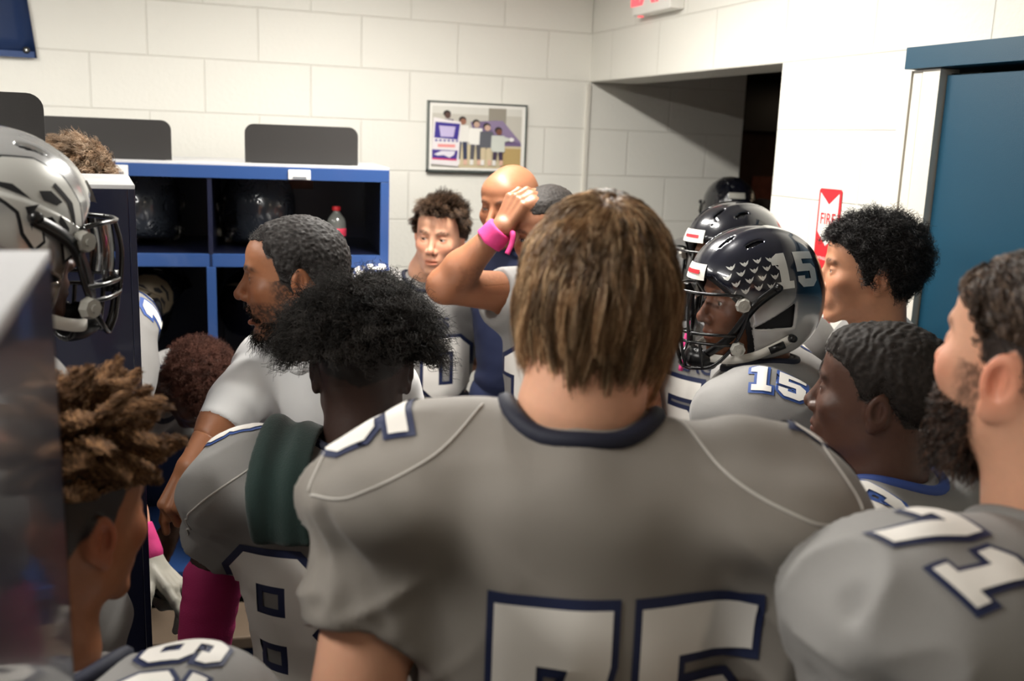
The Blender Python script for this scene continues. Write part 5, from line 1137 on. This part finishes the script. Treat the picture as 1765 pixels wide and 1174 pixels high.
# ---- bearded player 71
if want('71'):
    p = skeleton(at(1792, 632, 1.0), (-6, 7, 0), -2, shift=CR*.022, shrug=-.02, lean=3, s=1.0, neck=.150)
    make_person('bearded player in grey jersey 71 at the right edge, seen from behind his left ear', p, dict(nose=1.0, brow=1.1, lid=.8, ear=1.08), SK_PALE, dict(hair_col=lin(40, 28, 22), flush=1.4, stubble=.75, gaze=(0, 1, 0)), thick=1.12, neckr=.066, head_res=.0026)
    cr = [([(-.27, -.03, -.055), (-.20, -.12, -.16), (-.08, -.14, -.28)], .013, .024), ([(-.29, -.06, -.10), (-.22, -.13, -.24), (-.12, -.14, -.38)], .018, .026), ([(-.31, -.0, -.13), (-.28, -.10, -.24)], .015, .012), ([(-.16, -.10, -.05), (-.05, -.12, -.12)], .014, .003)]
    make_jersey(p, 'grey_jersey', res=.0055, seed=114, sldrop=.025, pads=1.0, wr=.009, creases=cr); collar(p, 'grey_jersey', r=.009)
    n = nrm(p.U*.9-p.R*.35-p.F*.3); u = nrm(-p.F*.8-p.R*.0); u = nrm(u-n*(u@n)); number('shoulder_number', '71', p.N-p.R*.18-p.U*.02-p.F*.035, u, nrm(np.cross(n, u)), n, p.jf, .088, p.jo, gap=.17, edge=.07, white=M['num'], navy=M['num_edge'], cell=.008)
    number('jersey_number', '71', p.N+p.U*-.375, p.R, p.U, -p.F, p.jf, .25, p.jo, gap=.13, edge=.05, white=M['num'], navy=M['num_edge'], cell=.015)
    HL = dict(a=[0, 30, 48, 60, 72, 84, 96, 104, 116, 135, 150, 180], z=[.062, .060, .050, .034, -.02, -.03, .020, .0, -.03, -.05, -.07, -.08])
    grow_hair(p, 9000, lambda Q: .010+.052*np.clip((Q[:, 2]-.03)/.06, 0, 1), m=12, hl=HL, region=lambda Q: ~((np.abs(Q[:, 1]+.012) < .034) & (np.abs(Q[:, 2]+.006) < .046)), lift=(.6, .1), flow=lambda P, Nn, t: V3(.1, -.75, -.1)[None], grav=.3, jitter=.15, curl=.0045, turns=1.3, clumps=220, clump=.75, rad=.0008, col=lin(70, 52, 40), cvar=.5, seed=81, tip=lin(110, 88, 70), cluster_col=True)
    grow_hair(p, 2600, .008, m=5, hl=HL, region=lambda Q: (np.abs(Q[:, 1]+.012) < .05) & (np.abs(Q[:, 2]-.01) < .06) & (np.abs(Q[:, 0]) < .078), lift=(.35, .0), flow=lambda P, Nn, t: V3(.1, -.6, -.3)[None], grav=.3, jitter=.3, rad=.0007, col=lin(66, 48, 38), cvar=.5, seed=83, keep_out=False, name='side_hair')
    # beard strands
    def bmask(Q): return (Q[:, 2] < -.045) & (Q[:, 1] > .015) & (Q[:, 2] > -.135) & ~((np.abs(Q[:, 0]) < .026) & (np.abs(Q[:, 2]+.068) < .013) & (Q[:, 1] > .08))
    grow_hair(p, 9000, lambda Q: .012+.030*np.clip((-.05-Q[:, 2])/.06, 0, 1), m=8, hl=dict(a=[0, 180], z=[-.3, -.3]), region=bmask, lift=(.6, .2), grav=.65, jitter=.3, curl=.0025, turns=1.4, clumps=500, clump=.4, rad=.0008, col=lin(46, 32, 26), cvar=.5, seed=82, keep_out=False, name='beard', tip=lin(90, 62, 46), cluster_col=True)
    trousers(p); log('71')
# ---- boy with short dreadlocks, lower left
if want('dreads'):
    p = skeleton(at(107, 895, 1.13), (44, -6, 0), 22, lean=6, s=.98, neck=.15)
    make_person('boy with short brown twisted locks in grey jersey 29, lower left corner', p, dict(ear=1.0), lin(142, 90, 58), dict(hair_col=lin(34, 22, 16), flush=1.6, hairline=dict(a=[0, 60, 84, 98, 112, 130, 180], z=[.05, .04, -.01, .02, -.01, -.05, -.07])), neckr=.052, thick=.95)
    make_jersey(p, 'grey_jersey', seed=124, pads=.88, wr=.006, res=.0055, neckhole=.078); collar(p, 'navy_collar', neckhole=.078, r=.011)
    n = nrm(p.U*.85+p.R*.5-p.F*.15); u = nrm(p.F); u = nrm(u-n*(u@n)); number('shoulder_number', '29', p.N+p.R*.14-p.U*.02-p.F*.035, u, nrm(np.cross(n, u)), n, p.jf, .078, p.jo, gap=.2, edge=.07, x_squeeze=.85, white=M['num'], navy=M['num_edge'], cell=.008)
    r_ = lambda Q: Q[:, 2] > .045
    grow_hair(p, 9000, lambda Q: .030+.055*np.clip((Q[:, 2]-.05)/.06, 0, 1), m=16, hl=dict(a=[0, 180], z=[.0, .0]), region=r_, lift=(1.3, .7), flow=lambda P, Nn, t: nrm(P*np.array([1, 1, 0])+1e-6)*.15, grav=.16, jitter=.25, curl=.0030, turns=4.5, clumps=105, clump=.93, rad=.0011, col=lin(104, 76, 54), cvar=.5, seed=91, off=.004, mat_='hair_dry', tip=lin(160, 120, 84), lenvar=.22)
    trousers(p); log('dreads')
# ---- helmeted player with the eagle on his helmet, upper left
if want('eagle'):
    C = at(-12, 424, 1.36); p = skeleton(C, (60, 0, 0), 76, lean=-2, s=.98, neck=.120, sh=.15)
    make_person('helmeted player in grey jersey standing in profile at the left, facing right', p, {}, SK_DARK, dict(hair_col=(.016, .012, .010)), head_res=.004)
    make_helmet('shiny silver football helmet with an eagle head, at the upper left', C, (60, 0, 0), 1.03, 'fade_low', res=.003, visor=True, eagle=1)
    make_jersey(p, 'grey_jersey', seed=134, pads=.72, thick=.9, wr=.006, gut=.02); collar(p); trousers(p, 'cream_cloth'); log('eagle')
# ---- helmets and a bottle in the back lockers
if want('props'):
    for i, (x, z, h, lab, ea) in enumerate(((-.80, 1.578+.118, 8, 'dark football helmet in the upper cubby left of the divider', 0), (-.43, 1.578+.118, -25, 'dark football helmet in the upper cubby behind the shouting man', 0), (-.78, 1.36, 100, 'dark football helmet with a silver eagle head, shaded in colour, hanging in the lower cubby', 2), (-.40, 1.35, 100, 'dark football helmet hanging low behind the shouting man', 2))):
        make_helmet(lab, inrow(x, .30, z), (h, 0, 0), 1.0, 'dull' if i < 2 else 'dark', res=.0055, mask=(i < 2), visor=False, eagle=ea, bumper=False, group='helmets kept in the back lockers')
    b = empty('drink_bottle', inrow(-.165, .12, 1.579)); tag(b, 'plastic drink bottle with red cap and red label on the locker shelf', 'bottle')
    def lathe(name, prof, m, par, n=24):
        V = []; F_ = []
        for r_, z in [(q[0]*.95, q[1]*.66) for q in prof]:
            for k in range(n): t = 6.2832*k/n; V.append((r_*math.cos(t), r_*math.sin(t), z))
        for i in range(len(prof)-1):
            for k in range(n): F_.append((i*n+k, i*n+(k+1) % n, (i+1)*n+(k+1) % n, (i+1)*n+k))
        o = place_poly(name, V, F_, m); o.parent = par; return o
    gl = mat('bottle plastic', lin(120, 122, 118), .12, coat=.5, trans=.3); lathe('bottle_body', [(.001, 0), (.030, .001), (.033, .01), (.033, .06), (.031, .075), (.034, .12), (.034, .15), (.030, .168), (.018, .19), (.0125, .20), (.0125, .212)], gl, b)
    lathe('cap', [(.0145, .208), (.0150, .210), (.0150, .226), (.0135, .229), (.001, .229)], M['red'], b); lathe('label', [(.0345, .078), (.0350, .079), (.0350, .118), (.0345, .119)], mat('bottle label', lin(206, 60, 84), .5, var=.3, vscale=60), b)
    o = box_obj('name_strip', (-.085, -.002, -.016), (.085, .002, .016), mat('worn brown label', lin(120, 84, 66), .7, var=.5, vscale=30)); o.location = inrow(-.31, .595, 1.777); o.rotation_euler = (0, 0, RA); tag(o, 'worn brown sticker strip inside the top of the right cubby', 'sticker')
    o = box_obj('bench', (-.5, -.12, .0), (.5, .12, .04), mat('bench wood', lin(112, 96, 80), .5, var=.2, vscale=12), None, .006); o.location = (-1.75, -1.05+.0, .43); o.rotation_euler = (0, 0, RA)
    be = empty('bench', (-1.72, -1.12, 0), RA); o.name = 'seat_board'; o.parent = be; o.location = (0, 0, .43); o.rotation_euler = (0, 0, 0); tag(be, 'long wooden bench in front of the back lockers', 'bench')
    for x in (-.4, .4): box_obj('leg', (x-.03, -.10, 0), (x+.03, .10, .43), M['black_plastic'], be)
    # dark shelves with pictures at the end of the corridor
    e = empty('display_board', (1.35, 1.19, 0)); tag(e, 'dark brown display board with pictures deep inside the corridor', 'display board')
    box_obj('backing', (-.55, -.03, .9), (.75, 0, 2.08), mat('board brown', lin(70, 48, 38), .8, var=.5, vscale=9), e); box_obj('header', (-.55, -.10, 2.08), (.75, 0, 2.36), M['black_plastic'], e)
    for i, (x, z) in enumerate(((-.3, 1.82), (.05, 1.84), (-.28, 1.5), (.1, 1.5), (.4, 1.7))): box_obj('picture', (x-.1, -.036, z-.11), (x+.1, -.03, z+.11), mat('print brown', lin(96+10*i, 70, 50), .6, var=.6, vscale=25), e)
    box_obj('ledge', (-.55, -.10, 1.28), (.75, 0, 1.34), M['jamb'], e); log('props')
print('script seconds', round(time.time()-T0, 1))
